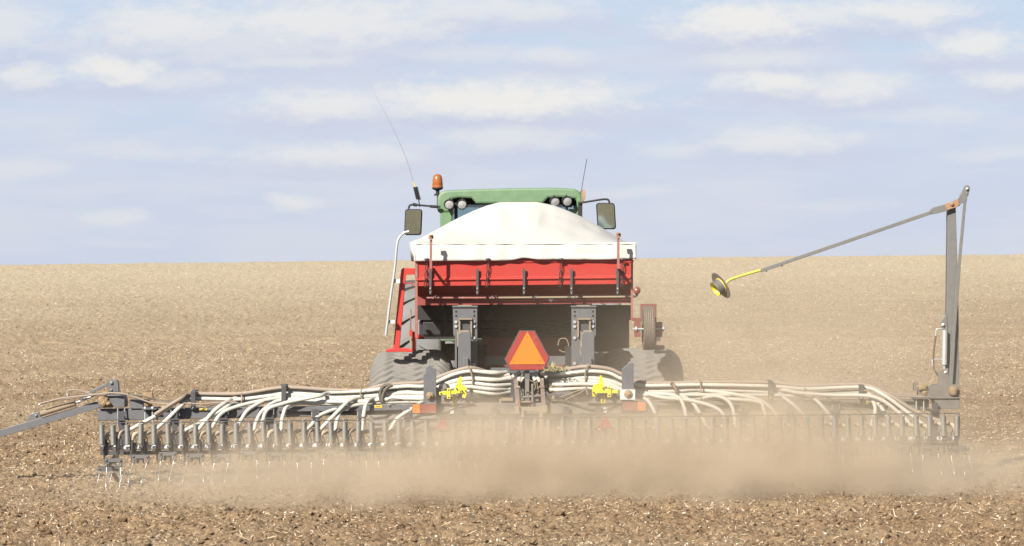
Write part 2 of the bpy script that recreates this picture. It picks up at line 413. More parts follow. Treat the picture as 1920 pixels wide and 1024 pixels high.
# ------------------------------------------------------------------ tractor
TR = empty('tractor', P(956, 800, 33.5)*1); TR.location.z = 0; WLOC['tractor'] = Vector(TR.location)
tag(TR, 'green tractor with amber beacon pulling the red seed cart up the field', 'tractor')
YT = 32.0
def arc(cx, cy, rx, ry, a0, a1, n=6): return [(cx+rx*math.cos(R(a0+(a1-a0)*i/n)), cy-ry*math.sin(R(a0+(a1-a0)*i/n))) for i in range(n+1)]
roof = [(820,398)]+[(820,378)]+arc(838,374,18,17,170,95,5)+[(880,355),(956,353),(1030,352),(1060,353)]+arc(1072,372,20,18,80,10,5)+[(1092,378),(1092,398),(1084,398),(1080,373),(1050,370),(1028,371),(1018,381),(960,382),(893,382),(884,372),(860,371),(848,373),(846,398)]
MB().poly(roof, YT, 1.75).build('cab_roof', M['green'], TR, bevel=.03)
MB().rect(838, 366, 1076, 384, YT+.18, 1.3).build('roof_lining', M['black'], TR)
for a, b in (((825,396,848,396,846,440,828,470)), ((1066,396,1084,396,1086,470,1070,440))) if False else ():
    pass
MB().poly([(825,392),(848,392),(846,470),(826,500)], YT+.02, .22).build('cab_pillar', M['green'], TR, bevel=.012)
MB().poly([(1066,392),(1086,392),(1088,500),(1068,470)], YT+.02, .22).build('cab_pillar', M['green'], TR, bevel=.012)
MB().rect(1084, 378, 1092, 470, YT-.03, .12).build('exhaust_guard', M['black'], TR)
for xx in (829, 1078): MB().rect(xx, 384, xx+9, 560, YT+1.5, .1).build('cab_pillar', M['black'], TR)
MB().poly([(849,384),(1066,384),(1066,520),(849,520)], YT+.10, .012).build('rear_window', M['window'], TR)
MB().poly([(840,384),(1076,384),(1076,520),(840,520)], YT+1.62, .012).build('windscreen', M['window'], TR)
MB().rect(852, 380, 858, 470, YT+.06, .03).rect(1060, 380, 1065, 470, YT+.06, .03).sep('window_frame', M['black'], TR)
MB().poly([(905,395),(935,388),(985,388),(1012,395),(1016,520),(900,520)], YT+.6, .18).build('driver_seat', M['black'], TR, bevel=.03)
MB().rect(826, 500, 1088, 640, YT+.05, 1.6).build('cab_body', M['green'], TR, bevel=.02)
MB().rect(870, 520, 1042, 690, YT+1.66, 2.3).build('bonnet', M['green'], TR, bevel=.04)
MB().rect(880, 640, 1034, 740, YT-.6, 4.2).sep('chassis', M['dark'], TR)
# work lights
for lx, ly in ((842,383),(866,383),(1040,378),(1063,377)):
    c = P(lx, ly, YT-.10); ax = Vector((-.12 if lx < 960 else .12, -1, -.16)).normalized()
    h_ = MB().lathe(c, ax, [(.001,-.10),(.045,-.10),(.060,-.05),(.064,0),(.064,.02),(.056,.022),(.054,.008)], 24).cyl(c-ax*.05, c-ax*.05+Vector((0,.06,.07)), .012, 8).build('work_light', M['black'], TR)
    MB().lathe(c, ax, [(.0001,.017),(.03,.014),(.055,.006)], 24).build('lens', M['lens'], h_)
# beacon
c = P(820, 366, YT+.1)
b0 = MB().cyl(P(820.5,392,YT+.1), P(820.5,366,YT+.1), .011, 10).cyl(P(820.5,366,YT+.1), P(820.5,356,YT+.1), .024, 12).cyl(P(814,366,YT+.1), P(820,364,YT+.1), .012, 8).lathe(P(820.5,355,YT+.1), (0,0,1), [(.001,-.02),(.03,-.015),(.062,0),(.070,.012),(.070,.022),(.06,.024)], 24).build('beacon', M['black'], TR)
MB().lathe(P(820.5,352,YT+.1), (0,0,1), [(.068,0),(.069,.02),(.064,.03),(.066,.035),(.063,.09),(.056,.135),(.04,.160),(.015,.170),(.0005,.171)], 28).build('beacon_dome', M['beacon'], b0)
# mirrors
def mirror(x0, y0, x1, y1, skew, arm):
    a = MB().tube(spline([P(px, py, YT-.05) for px, py in arm], 4), .012, 8).build('mirror_arm', M['black'], TR)
    def rr(x0, y0, x1, y1, r):
        pts = []
        for cx, cy, a0 in ((x1-r,y0+r,90),(x0+r,y0+r,180),(x0+r,y1-r,270),(x1-r,y1-r,360)):
            pts += arc(cx, cy, r, r, a0-90+90 if False else a0, a0+90, 4) if False else []
        for cx, cy, a0 in ((x0+r,y0+r,180),(x1-r,y0+r,90),(x1-r,y1-r,0),(x0+r,y1-r,270)):
            pts += arc(cx, cy, r, r, a0, a0-90, 4)
        cyy = (y0+y1)/2
        return [(px+skew*(cyy-py)/(y1-y0), py) for px, py in pts]
    h_ = MB().poly(rr(x0, y0, x1, y1, 5), YT-.10, .07).build('mirror_housing', M['black'], a, bevel=.008)
    g = MB().poly(rr(x0+2, y0+2, x1-2, y1-2, 4), YT-.106, .004).build('mirror_glass', M['mirror'], a)
    zm = sum(vv.co.z for vv in g.data.vertices)/len(g.data.vertices)
    for vv in g.data.vertices: vv.co.y -= (vv.co.z-zm)*.05+.012
mirror(758.5, 392, 791, 441, 2, [(826,388),(800,386),(774,384),(768,386),(766,392)])
mirror(1119, 380.5, 1154, 430, -3, [(1086,381),(1110,377),(1130,374),(1140,374.5),(1143,381)])
MB().cyl(P(806,387,YT-.05), P(822,388,YT-.05), .018, 8).cyl(P(774,383,YT-.05), P(782,385,YT-.05), .02, 8).sep('mirror_bracket', M['black'], TR)
# antennas
hl = []
for i in range(0, 121):
    t = i/120; q = t*2*math.pi*11; c = P(785-5.5*t-.5, 374-23*t, YT+.05); hl.append(c+Vector((math.cos(q)*.028, math.sin(q)*.028, 0)))
an = MB().tube(hl, .0055, 5).cyl(P(787,388,YT+.05), P(785,374,YT+.05), .008, 6).build('antenna', M['black'], TR)
MB().tube(spline([P(779.5,351,YT+.05), P(775,341,YT+.05)], 2), .009, 6).build('antenna_ferrule', M['dustyellow'], an)
MB().tube(spline([P(775,341,YT+.05), P(762,298,YT+.05), P(742,252,YT+.05), P(722,212,YT+.05), P(708,186,YT+.05), P(692,155,YT+.05)], 5), [.0032-.0027*i/25 for i in range(26)], 5).build('whip', M['spring'], an)
an = MB().cyl(P(1088,385,YT+.05), P(1090,358,YT+.05), .012, 6).build('antenna', M['black'], TR)
MB().tube(spline([P(1090,358,YT+.05), P(1095,328,YT+.05), P(1100.5,298,YT+.05)], 4), .0038, 5).build('whip', M['black'], an)
MB().lathe(P(1092,368,YT+.0), (-.95,-.4,.15), [(.001,-.012),(.05,-.012),(.082,-.004),(.085,.0),(.08,.004),(.001,.006)], 24).build('round_mirror', M['rust'], TR)
# tractor wheels
def tyre_mesh(c, r, wdt, lugs, lug_h, sh=.22, lw=.055, style='chevron', seg=96):
    mb = MB(); h = wdt/2
    prof = [(r*.55,-h*.80),(r*.72,-h*.97),(r*.86,-h),(r*.95,-h*.96),(r-.02,-h*.82),(r,-h*.5),(r+.006,0),(r,h*.5),(r-.02,h*.82),(r*.95,h*.96),(r*.86,h),(r*.72,h*.97),(r*.55,h*.80)]
    mb.lathe(c, (1,0,0), prof, seg)
    for i in range(lugs):
        for sgn in (-1, 1):
            a0 = 2*math.pi*(i+(.5 if sgn > 0 else 0))/lugs
            pts_o = []; K = 6
            for k in range(K+1):
                t = k/K; xx = sgn*h*(-.04+1.0*t); ang = a0+.20*t*.9; rr_ = r+lug_h if t < .85 else r+lug_h-.5*lug_h*(t-.85)/.15-.012
                pts_o.append((xx, ang, rr_))
            vs = []
            for xx, ang, rr_ in pts_o:
                for da in (-lw/2/r, lw/2/r):
                    for q in (rr_, r*.93):
                        vs.append((c[0]+xx, c[1]-math.sin(ang+da)*q, c[2]+math.cos(ang+da)*q))
            fs = []
            for k in range(K):
                o = k*4; fs += [(o,o+4,o+6,o+2),(o,o+1,o+5,o+4),(o+2,o+6,o+7,o+3)]
            fs += [(0,2,3,1),(K*4,K*4+1,K*4+3,K*4+2)]
            mb.add(vs, fs)
    return mb
for xc in (-1.17, 1.10):
    cc = Vector((xc, 33.0, .94))
    wv = tyre_mesh(cc, .90, .56, 20, .035, lw=.05).build('wheel', M['ttyre'], TR)
    MB().lathe(cc, (1,0,0), [(.50,-.2),(.48,-.17),(.20,-.05),(.001,-.05)], 32).lathe(cc, (1,0,0), [(.50,.2),(.48,.17),(.20,.05),(.001,.05)], 32).build('rim', M['dustyellow'], wv)
    MB().cyl(cc, Vector((0, 33.0, .94)), .11, 12).build('axle', M['dark'], TR)
    pts = [(math.cos(R(a))*1.0, math.sin(R(a))*1.0) for a in range(20, 125, 12)]
    fd = MB()
    for i in range(len(pts)-1):
        a, b = pts[i], pts[i+1]; pm = Vector((xc*.62, 33.0+(a[0]+b[0])/2, .98+(a[1]+b[1])/2)); ang = math.atan2(b[1]-a[1], b[0]-a[0])
        fd.box(pm, (.42, math.hypot(b[0]-a[0], b[1]-a[1])+.01, .03), Matrix.Rotation(ang, 3, 'X'))
    fd.build('fender', M['black'], TR)
    cc = Vector((xc*.85, 36.1, .68)); wv = tyre_mesh(cc, .65, .45, 18, .03, lw=.045).build('wheel', M['ttyre'], TR)
    MB().lathe(cc, (1,0,0), [(.36,-.15),(.34,-.12),(.15,-.05),(.001,-.05)], 24).lathe(cc, (1,0,0), [(.36,.15),(.34,.12),(.15,.05),(.001,.05)], 24).build('rim', M['dustyellow'], wv)

# ------------------------------------------------------------------ red seed cart
YC = 27.0
CT = empty('seed_cart', (P(982,600,28).x, 28.3, 0)); WLOC['seed_cart'] = Vector(CT.location)
tag(CT, 'red seed cart with a cream tarpaulin over its hopper on two wide dusty tyres', 'seed cart')
# hopper shell: cross-section (Y,Z), extruded in X
xl, xr = P(780,520,YC).x, P(1186,520,YC).x
def zc(py, Y=YC): return P(982, py, Y).z
def loft(mb, xa, xb, sec):
    n = len(sec); vs = [(xa, a, b) for a, b in sec]+[(xb, a, b) for a, b in sec]
    mb.add(vs, [tuple(range(n)), tuple(reversed(range(n, 2*n)))]+[(i, n+i, n+(i+1)%n, (i+1)%n) for i in range(n)])
YB = 30.4
hop = MB()
loft(hop, xl, xr, [(YC, zc(488)), (YC, zc(519.5)), (YC-.022, zc(521)), (YC-.022, zc(524)), (YC, zc(526)), (YC, zc(535)), (YB, zc(535)), (YB, zc(488))])
hop.build('hopper', M['worn_red'], CT, bevel=.006)
lip = MB(); loft(lip, xl+.003, xr-.003, [(YC+.003, zc(535.1)), (YC+.21, zc(553)), (YC+.21, zc(571)), (YC+.25, zc(571)), (YB-.003, zc(571)), (YB-.003, zc(535.1))]); lip.build('hopper_underside', M['shade_red'], CT)
MB().rect(777, 486, 1188, 492, YC-.012, .03).build('hopper_rim', M['red'], CT)
MB().rect(778, 492, 783, 632, YC-.015, .05).rect(1183, 492, 1187, 600, YC-.015, .05).sep('corner_post', M['faded_red'], CT)
# tapering lower hopper + metering gear, coloured black to deepen the recess shade
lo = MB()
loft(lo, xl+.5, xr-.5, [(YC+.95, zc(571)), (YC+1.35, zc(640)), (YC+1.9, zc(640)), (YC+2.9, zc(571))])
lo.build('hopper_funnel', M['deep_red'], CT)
mt_ = MB()
mt_.rect(905, 596, 1068, 632, YC+.93, .3)
for i in range(7): mt_.cyl(P(903, 599+i*5, YC+.90), P(1070, 599+i*5, YC+.90), .012, 8)
mt_.build('metering_rollers', M['black'], CT)
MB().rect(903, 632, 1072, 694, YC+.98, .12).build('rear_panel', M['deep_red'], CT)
MB().rect(890, 668, 1075, 684, YC+.35, .12).rect(896, 560, 1064, 572, YC+.3, .05).sep('cross_member', M['grey'], CT)
MB().rect(786, 600, 862, 634, YC+.95, .7).rect(1112, 596, 1180, 660, YC+.98, .7).rect(792, 603, 855, 630, YC+.90, .04).sep('battery_box', M['black'], CT, bevel=.02)  # boxes coloured black to add to the recess shade
for k in range(4): pass
MB().rect(783, 572, 1183, 600, YC+.88, .05).build('shade_shroud', M['black'], CT)  # black sheet added to deepen the shade in the recess
MB().rect(783, 633, 862, 636, YC+.1, .5).cyl(P(836,590,YC+.5), P(836,636,YC+.5), .012, 8).build('lower_shelf', M['black'], CT)
MB().rect(880, 650, 910, 720, YC+.3, 3.2).rect(1060, 650, 1090, 720, YC+.3, 3.2).rect(850, 690, 1125, 712, YC+.55, .25).rect(940, 690, 1030, 712, YC+3.5, 2.2).sep('chassis', M['black'], CT)
# pipe under the lip
pp = MB()
pp.cyl(P(935,558.5,YC+.15), P(1186,556.5,YC+.15), .012, 10)
pp.sep('roller_tube', M['tan'], CT)
MB().cyl(P(797,558.7,YC+.15), P(935,558.5,YC+.15), .0115, 10).sep('roller_tube', M['faded_red'], CT)
tb = MB()
for px in (815, 922, 928, 1003, 1078, 1085): tb.tube([P(px-3,561,YC+.10), P(px,556,YC+.10), P(px+3,555,YC+.10)], .006, 6)
tb.poly([(1027,561),(1038,561),(1033,567)], YC+.1, .02).sep('tube_clip', M['dark'], CT)
# tarpaulin
prof_x = [767, 778, 800, 826, 845, 866, 890, 915, 938, 1007, 1040, 1065, 1090, 1110, 1126, 1150, 1172, 1189, 1192]
prof_y = [456, 451.5, 440.5, 426.5, 416, 405.5, 394.5, 385, 379, 378.5, 385.5, 395, 406, 416.5, 425.5, 440, 453.5, 458, 459]
xa, xb = P(776,480,YC-.03).x, P(1192,480,YC-.03).x
ridge_Y = 28.5; cols = 150
zs = zc(456.5); ze = zc(489)
tx = np.linspace(768, 1191, cols)
zr = np.array([P(a, b, ridge_Y).z for a, b in zip(tx, np.interp(tx, prof_x, prof_y))])
xrdg = np.array([P(a, 450, YC-.02).x for a in tx]); xrdg = np.interp(tx, [768, 1191], [xa, xb])
xtop = np.array([P(a, 430, ridge_Y).x for a in tx])
vs = []; rows = []
hemw = .012*vnoise(xrdg*2.2, xrdg*0+2.0, 11)+.022*np.exp(-((xrdg-.13)/.11)**2)
def crease(X, Yv, s=1):
    g = vnoise(X*3.1+Yv*1.2, Yv*2.2, 21)-.5; g2 = np.abs(vnoise(X*7+Yv*3, Yv*4, 22)-.5); g3 = np.abs(vnoise(X*2.2-Yv*4, Yv*1.0+X*1.5, 23)-.5)
    fo = np.abs(vnoise(X*2.3+.25*Yv, X*.0+Yv*.35, 51)-.5)+.5*np.abs(vnoise(X*5.1-.5*Yv, Yv*.5, 52)-.5)
    return s*(.012*g-.06*fo)
# skirt rows (hanging), bottom to top
for t in np.linspace(0, 1, 9):
    zz = ze+(zs-ze)*t + (hemw if t == 0 else hemw*(1-t)**2)
    fold = .010*np.sin(xrdg*21+2*np.sin(xrdg*4))*(1-t)**.7+.022*np.abs(vnoise(xrdg*6+t*1.5, t*1.3+xrdg*0, 31)-.5)
    yy = np.full(cols, YC-.045)-fold-.01*(1-t)
    rows.append(np.stack([xrdg, yy, zz], 1))
for t in np.linspace(.0, 1, 30)[1:]:
    g = .12*math.sin(t*math.pi/2)+.88*t**1.08
    X = xrdg+(xtop-xrdg)*t; Yv = YC-.045+(ridge_Y-YC+.045)*t
    Z = zs+(zr-zs)*g+crease(X, np.full(cols, Yv))*min(1, t*3)*min(1, (1-t)*5)
    rows.append(np.stack([X, np.full(cols, Yv), Z], 1))
back = [r.copy() for r in rows[:-1]][::-1]
for r in back: r[:,1] = 2*ridge_Y+.35-r[:,1]
rows += back
# end flaps: close the sides down
G = np.stack(rows, 0); nr_, nc_ = G.shape[:2]
base_v = G.reshape(-1, 3)
idx = np.arange(nr_*nc_).reshape(nr_, nc_)
fcs = np.stack([idx[:-1,:-1], idx[:-1,1:], idx[1:,1:], idx[1:,:-1]], -1).reshape(-1, 4)
extra = []; ef = []
for sidec, sgn in ((0,-1),(nc_-1,1)):
    col_ = G[8:nr_-8, sidec]; off = len(base_v)+len(extra)
    for q in col_: extra.append(q)
    for q in col_: extra.append([q[0]+sgn*.0, q[1], zs-.03])
    for q in col_: extra.append([q[0]-sgn*.015, q[1], ze+.015])
    m_ = len(col_)
    for a in range(2):
        for i in range(m_-1): ef.append([off+a*m_+i, off+a*m_+i+1, off+(a+1)*m_+i+1, off+(a+1)*m_+i])
tv = np.concatenate([base_v, np.array(extra)]); tf = np.concatenate([fcs, np.array(ef)])
tarp = new_mesh('tarpaulin', tv, tf, M['cloth'], 4, True); adopt(tarp, CT)
sm_ = tarp.modifiers.new('solid', 'SOLIDIFY'); sm_.thickness = .006; sm_.offset = -1
# loose corner of the tarp on the left, folded corner right
MB().poly([(767.5,455),(782,449),(790,456),(790,489),(779,489),(777,484),(770,468),(771,465)], YC-.04, .05).build('tarpaulin_corner', M['cloth'], tarp, bevel=.008)
MB().poly([(1184,457),(1189,457),(1193,460),(1193,488),(1186,488)], YC-.05, .05).build('tarpaulin_corner', M['cloth'], tarp, bevel=.008)
MB().rect(780, 456.3, 1188, 457.6, YC-.058, .02).build('hem', M['cloth'], tarp)
# rubber toggles + straps
for px in (800, 915, 1052, 1168):
    tg = MB().lathe(P(px, 486, YC-.075), (1,0,0), [(.001,-.028),(.010,-.02),(.013,0),(.010,.02),(.001,.028)], 10)
    tg.build('toggle', M['dark'], CT)
    st = MB(); x0 = px; 
    for yy in (494, 510, 524):
        st.tube(spline([P(x0-1.6,yy+2,YC-.035), P(x0-1.8,yy+12,YC-.035), P(x0,yy+14.5,YC-.035), P(x0+1.8,yy+12,YC-.035), P(x0+1.6,yy+2,YC-.035), P(x0,yy-.5,YC-.035), P(x0-1.6,yy+2,YC-.035)], 4), .0052, 6)
        x0 -= 1.2
    st.build('rubber_strap', M['black'], CT)
# dark uprights on the lip
for px in (807, 895, 982.5, 1071.5, 1158):
    top = 504; o = MB().poly([(px-2.4,top),(px+2.4,top),(px+1.9,552),(px-2.1,552)], YC-.05, .02)
    o.build('lip_bracket', M['dark'], CT)
    MB().lathe(P(px,541,YC-.05), (0,-1,0), [(.009,0),(.009,.006),(.001,.009)], 8).lathe(P(px,549,YC-.05), (0,-1,0), [(.006,0),(.006,.005),(.001,.007)], 8).sep('bolt', M['silver'], CT)
for px, ty in ((808, 440), (1159.5, 436)):
    MB().poly([(px-2.2,ty),(px+2.2,ty),(px+2.2,504),(px-2.6,504)], YC-.31, .025).rect(px-2, 499, px+2, 503, YC-.285, .26).build('cover_rod', M['faded_red'], CT)
    MB().lathe(P(px,ty+2,YC-.31), (0,-1,0), [(.012,0),(.012,.01),(.001,.014)], 10).lathe(P(px,ty+10,YC-.31), (0,-1,0), [(.011,0),(.011,.008),(.001,.012)], 10).rect(px-4.5, ty+1, px+4.5, ty+8, YC-.28, .02).sep('rod_bolt', M['rust'], CT)
# lift towers
for sgn, x0, dx in ((1, 849, 0), (-1, 1071.5, 0)):
    pl = [(x0,576),(x0+46,576),(x0+46,700),(x0+11,700),(x0+11,640),(x0+1,628)] if sgn > 0 else [(x0,576),(x0+46,576),(x0+46,628),(x0+40,640),(x0+36,700),(x0,700)]
    tw = MB().poly(pl, YC-.35, .03).rect(x0-1, 573.5, x0+47, 576.5, YC-.37, .25).rect(x0+4, 578, x0+8, 690, YC-.32, .6).rect(x0+38, 578, x0+42, 690, YC-.32, .6)
    tw.build('lift_tower', M['grey'], CT, bevel=.004)
    MB().rect(x0+11, 597, x0+36, 599.5, YC-.42, .07).rect(x0+11, 600, x0+14, 632, YC-.40, .05).rect(x0+33, 600, x0+36, 632, YC-.40, .05).rect(x0+10, 572, x0+35, 574, YC-.34, .1).sep('tower_pocket', M['tan'], CT)
    MB().rect(x0+14, 600, x0+33, 632, YC-.36, .012).build('pocket_plate', M['dark'], CT)
    bo = MB()
    for bx, by in ((6,604),(6,612.5),(40,604),(40,612.5),(6,634) if sgn < 0 else (40,634),(6,682) if sgn < 0 else (40,684)):
        bo.lathe(P(x0+bx, by, YC-.35), (0,-1,0), [(.019,0),(.019,.014),(.014,.02),(.001,.02)], 6, False)
    bo.sep('tower_bolt', M['silver'], CT)
    ho = MB()
    for bx, by in ((6,584),(6,592),(40,584),(40,592)): ho.lathe(P(x0+bx, by, YC-.353), (0,-1,0), [(.011,0),(.011,.002),(.001,.002)], 10)
    ho.sep('bolt_hole', M['black'], CT)
    xp = x0+10 if sgn > 0 else x0+19
    MB().poly([(xp,626),(xp+4,622),(xp+22,622),(xp+24,626),(xp+24,705),(xp,705)], YC-.62, .14).rect(xp+9, 671, xp+19, 705, YC-.66, .035).build('lift_post', M['grey'], CT, bevel=.006)
    MB().rect(xp-2, 621, xp, 650, YC-.6, .03).rect(xp+3, 619.5, xp+20, 622, YC-.61, .1).sep('post_edge', M['tan'], CT)
MB().tube(spline([P(1085,690,YC-.5), P(1092,676,YC-.5), P(1088,660,YC-.45), P(1092,648,YC-.45)], 5), .006, 6).build('cable', M['tan'], CT)
MB().tube(spline([P(1046,648,YC+.5), P(1050,636,YC+.5), P(1062,636,YC+.5), P(1066,650,YC+.5), P(1058,660,YC+.5), P(1048,656,YC+.5)], 5), .006, 6).build('cable', M['tan'], CT)
# wide tyres
def wide_tyre(x0, x1, topy):
    Yw = 27.65; a, b = P(x0, topy, Yw), P(x1, topy, Yw); cx = (a.x+b.x)/2; h = (b.x-a.x)/2; r = (P((x0+x1)/2, topy, Yw).z-.0)/2
    c = Vector((cx, Yw, r-.01)); mb = MB(); seg = 400; nx = 56
    lugs = 46; vs = []
    for i in range(nx+1):
        t = -1+2*i/nx
        tt = abs(t)
        prof = r if tt < .55 else r-.145*((tt-.55)/.45)**2.1
        if tt > .985: prof -= .02
        for k in range(seg):
            q = 2*math.pi*k/seg
            # transverse lugs that bend forward towards the shoulders and stagger about the middle
            ph = q*lugs/(2*math.pi)+(.55*max(0, tt-.38)**1.1*1.6)*(1 if t > 0 else 1)+.30*math.sin(t*7+1)+.12*math.sin(t*19)
            fr = ph-math.floor(ph); lug = min(1, max(0, (.32-abs(fr-.5))/.10))
            lug *= 1 if tt < .93 else 0
            rr_ = prof+(.026*lug-.017)
            vs.append((cx+t*h, c.y+rr_*math.sin(q), c.z+rr_*math.cos(q)))
    fs = [(i*seg+k, (i+1)*seg+k, (i+1)*seg+(k+1)%seg, i*seg+(k+1)%seg) for i in range(nx) for k in range(seg)]
    mb.add(vs, fs, True)
    for s_ in (-1, 1): mb.lathe(c, (s_,0,0), [(r*.42,h*.86),(r*.5,h*.97),(r-.20,h)], 64)
    return mb, c, r, h
for x0, x1, ty in ((695, 849, 655.5), (1124, 1278, 652.5)):
    mb, c, r, h = wide_tyre(x0, x1, ty); wv = mb.build('wheel', M['tyre'], CT)
    MB().lathe(c, (1,0,0), [(r*.46,-h*.86),(r*.42,-h*.80),(.12,-h*.4),(.001,-h*.4)], 32).lathe(c, (1,0,0), [(r*.46,h*.86),(r*.42,h*.80),(.12,h*.4),(.001,h*.4)], 32).build('rim', M['red'], wv)
MB().cyl(P(800,740,27.65), P(1180,740,27.65), .07, 16).build('axle', M['dark'], CT)
# ladder frame left, handrail
LY = YC+.15
MB().poly([(778,503)]+arc(758,508,6,5.5,90,165,5)+[(750,520),(737,653),(749,653),(761,515),(778,515)], LY, .05).poly([(722,660),(725,655),(735,653),(776,653),(776,660)], LY-.02, .07).rect(761, 530, 774, 532, LY, .02).rect(772, 530, 774, 537, LY, .02).build('ladder_frame', M['red'], CT, bevel=.004)
for yy, xx in ((560, 745), (590, 742), (622, 739)): MB().rect(xx+3, yy, xx+11, yy+3, LY+.05, .25).build('ladder_rung', M['red'], CT)
MB().tube(spline([P(767,434,LY-.12), P(757,437,LY-.12), P(748,447,LY-.12), P(744,462,LY-.12), P(740,505,LY-.12), P(732,560,LY-.12), P(723.5,629,LY-.12)], 6), .0145, 10).build('handrail', M['silver'], CT)
MB().rect(738, 523, 750, 531, LY-.1, .05).rect(728, 600, 740, 606.5, LY-.1, .05).sep('rail_bracket', M['white'], CT)
MB().cyl(P(770.5,580,LY-.05), P(769.5,618,LY-.05), .007, 8).build('pin', M['faded_red'], CT)
MB().rect(767.5, 618, 773, 632, LY-.08, .04).rect(773, 622, 780, 656, LY-.03, .1).poly([(780,625),(797,632),(797,635),(780,635)], LY-.05, .05).build('latch', M['red'], CT)
MB().rect(768, 631, 771.5, 656, LY-.1, .03).build('latch_plate', M['tan'], CT)
# right: round lamp, land wheel
MB().tube(spline([P(1186,556,YC), P(1192,555,YC), P(1195,550,YC), P(1194.5,545,YC)], 5), .014, 8).build('lamp_arm', M['dark'], CT)
lm = MB().lathe(P(1194,545,YC-.03), (0,-1,0), [(.001,-.04),(.035,-.035),(.040,0),(.036,.012),(.001,.018)], 20).build('round_lamp', M['lampred'], CT)
LW = P(1215.5, 615, 26.7)
lw_ = MB(); wr = .232; hw = .058
for i in range(25):
    pass
prof = [(.13,-hw*.8),(.17,-hw),(wr-.03,-hw),(wr-.008,-hw*.82)]
for g in range(5):
    xx = -hw*.7+g*hw*1.4/4; prof += [(wr,xx-.007),(wr,xx+.005),(wr-.009,xx+.007),(wr-.009,xx+.009)]
prof += [(wr-.008,hw*.82),(wr-.03,hw),(.17,hw),(.13,hw*.8)]
lw_.lathe(LW, (1,0,.0), prof, 48)
for k in range(54):
    q = 2*math.pi*k/54
    for s_ in (-1, 1):
        lw_.box(LW+Vector((s_*hw*.9, (wr-.018)*math.sin(q), (wr-.018)*math.cos(q))), (.016, .014, .03), Matrix.Rotation(-q, 3, 'X'))
wv = lw_.build('land_wheel', M['stripe'], CT)
MB().lathe(LW, (1,0,0), [(.14,-.04),(.05,-.045),(.001,-.045)], 24).lathe(LW, (1,0,0), [(.14,.04),(.05,.045),(.001,.045)], 24).build('rim', M['grey'], wv)
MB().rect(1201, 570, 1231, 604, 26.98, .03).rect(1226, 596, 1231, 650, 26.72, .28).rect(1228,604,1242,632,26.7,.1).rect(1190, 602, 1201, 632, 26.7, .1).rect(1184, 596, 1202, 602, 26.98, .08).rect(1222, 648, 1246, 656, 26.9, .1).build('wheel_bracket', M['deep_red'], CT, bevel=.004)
MB().cyl(P(1186,617,26.7), P(1247,617,26.7), .010, 8).lathe(P(1192,617,26.7), (1,0,0), [(.001,-.01),(.028,-.008),(.028,.012),(.001,.014)], 8, False).lathe(P(1243,617,26.7), (1,0,0), [(.001,-.01),(.028,-.008),(.028,.012),(.001,.014)], 8, False).rect(1229,632,1238,640,26.72,.05).build('hub_bolt', M['silver'], CT)

# ------------------------------------------------------------------ seed drill (wide toolbar)
DR = empty('seed_drill', (P(990,700,24.2).x, 24.2, 0)); WLOC['seed_drill'] = Vector(DR.location)
tag(DR, 'wide grey seed drill with white hoses, a row of springs and two marker arms', 'seed drill')
YD = 24.2
MB().poly([(183,767.5),(520,763),(818,760),(818,776),(640,779),(520,783),(183,789)], YD, .14).build('wing_beam', M['grey'], DR, bevel=.006)
MB().poly([(1165,754),(1440,751),(1742,749),(1742,768),(1440,771),(1165,776)], YD, .14).build('wing_beam', M['grey2'], DR, bevel=.006)
MB().poly([(521,763),(700,761),(775,760),(775,768),(700,770.5),(521,772)], YD-.05, .05).build('front_rail', M['grey'], DR, bevel=.004)
MB().poly([(1195,753),(1440,751),(1440,759),(1195,761)], YD-.05, .05).build('front_rail', M['grey2'], DR, bevel=.004)
MB().poly([(818,756),(1165,755),(1165,776),(818,777.5)], YD-.08, .22).build('centre_beam', M['grey2'], DR, bevel=.006)
MB().cyl(P(200,793,YD-.59), P(1795,775,YD-.59), .0055, 6).build('spring_rail', M['dark'], DR)
MB().poly([(188,847),(1797,830),(1797,836),(188,853.5)], YD-.30, .08).build('lower_beam', M['dark'], DR)
MB().cyl(P(190,840,YD-.50), P(1797,822,YD-.50), .022, 14).build('roller_shaft', M['shaft'], DR)
for i, px in enumerate([226, 326, 418, 505, 590, 676, 762, 860, 925, 1060, 1120, 1222, 1308, 1394, 1480, 1566, 1652, 1752]):
    dy = -(px-226)*.0107
    br = MB().poly([(px-4,772+dy),(px+7,772+dy),(px+6,806+dy),(px+9,848+dy),(px-1,848+dy),(px-3,806+dy)], YD-.14, .03).rect(px-6, 786+dy, px+9, 789+dy, YD-.2, .3)
    br.build('hanger_plate', M['dark'], DR)
    ub = MB()
    for q in (-5, 8): ub.cyl(P(px+q, 765+dy, YD-.03), P(px+q, 800+dy, YD-.05), .008, 8)
    ub.sep('u_bolt', M['spring'], DR)
for px, dy in ((1718,0),(1732,0),(272,19),(286,19)):
    MB().cyl(P(px, 746+dy, YD-.06), P(px, 771+dy, YD-.06), .008, 8).lathe(P(px,746+dy,YD-.06), (0,0,1), [(.014,-.006),(.014,.012),(.001,.012)], 6).build('clamp_bolt', M['silver'], DR)
MB().rect(1713, 745, 1742, 748, YD-.1, .3).rect(266, 766, 293, 768, YD-.1, .3).sep('clamp_plate', M['grey'], DR)

def copyobj(o, parent, loc):
    c = o.copy(); COL.objects.link(c); c.parent = parent; c.location = loc; return c
D0 = WLOC['seed_drill']
def first_of(mb, name, m, sub=()):
    """build around the origin, then place"""
    me_o = mb.build(name, m); return me_o
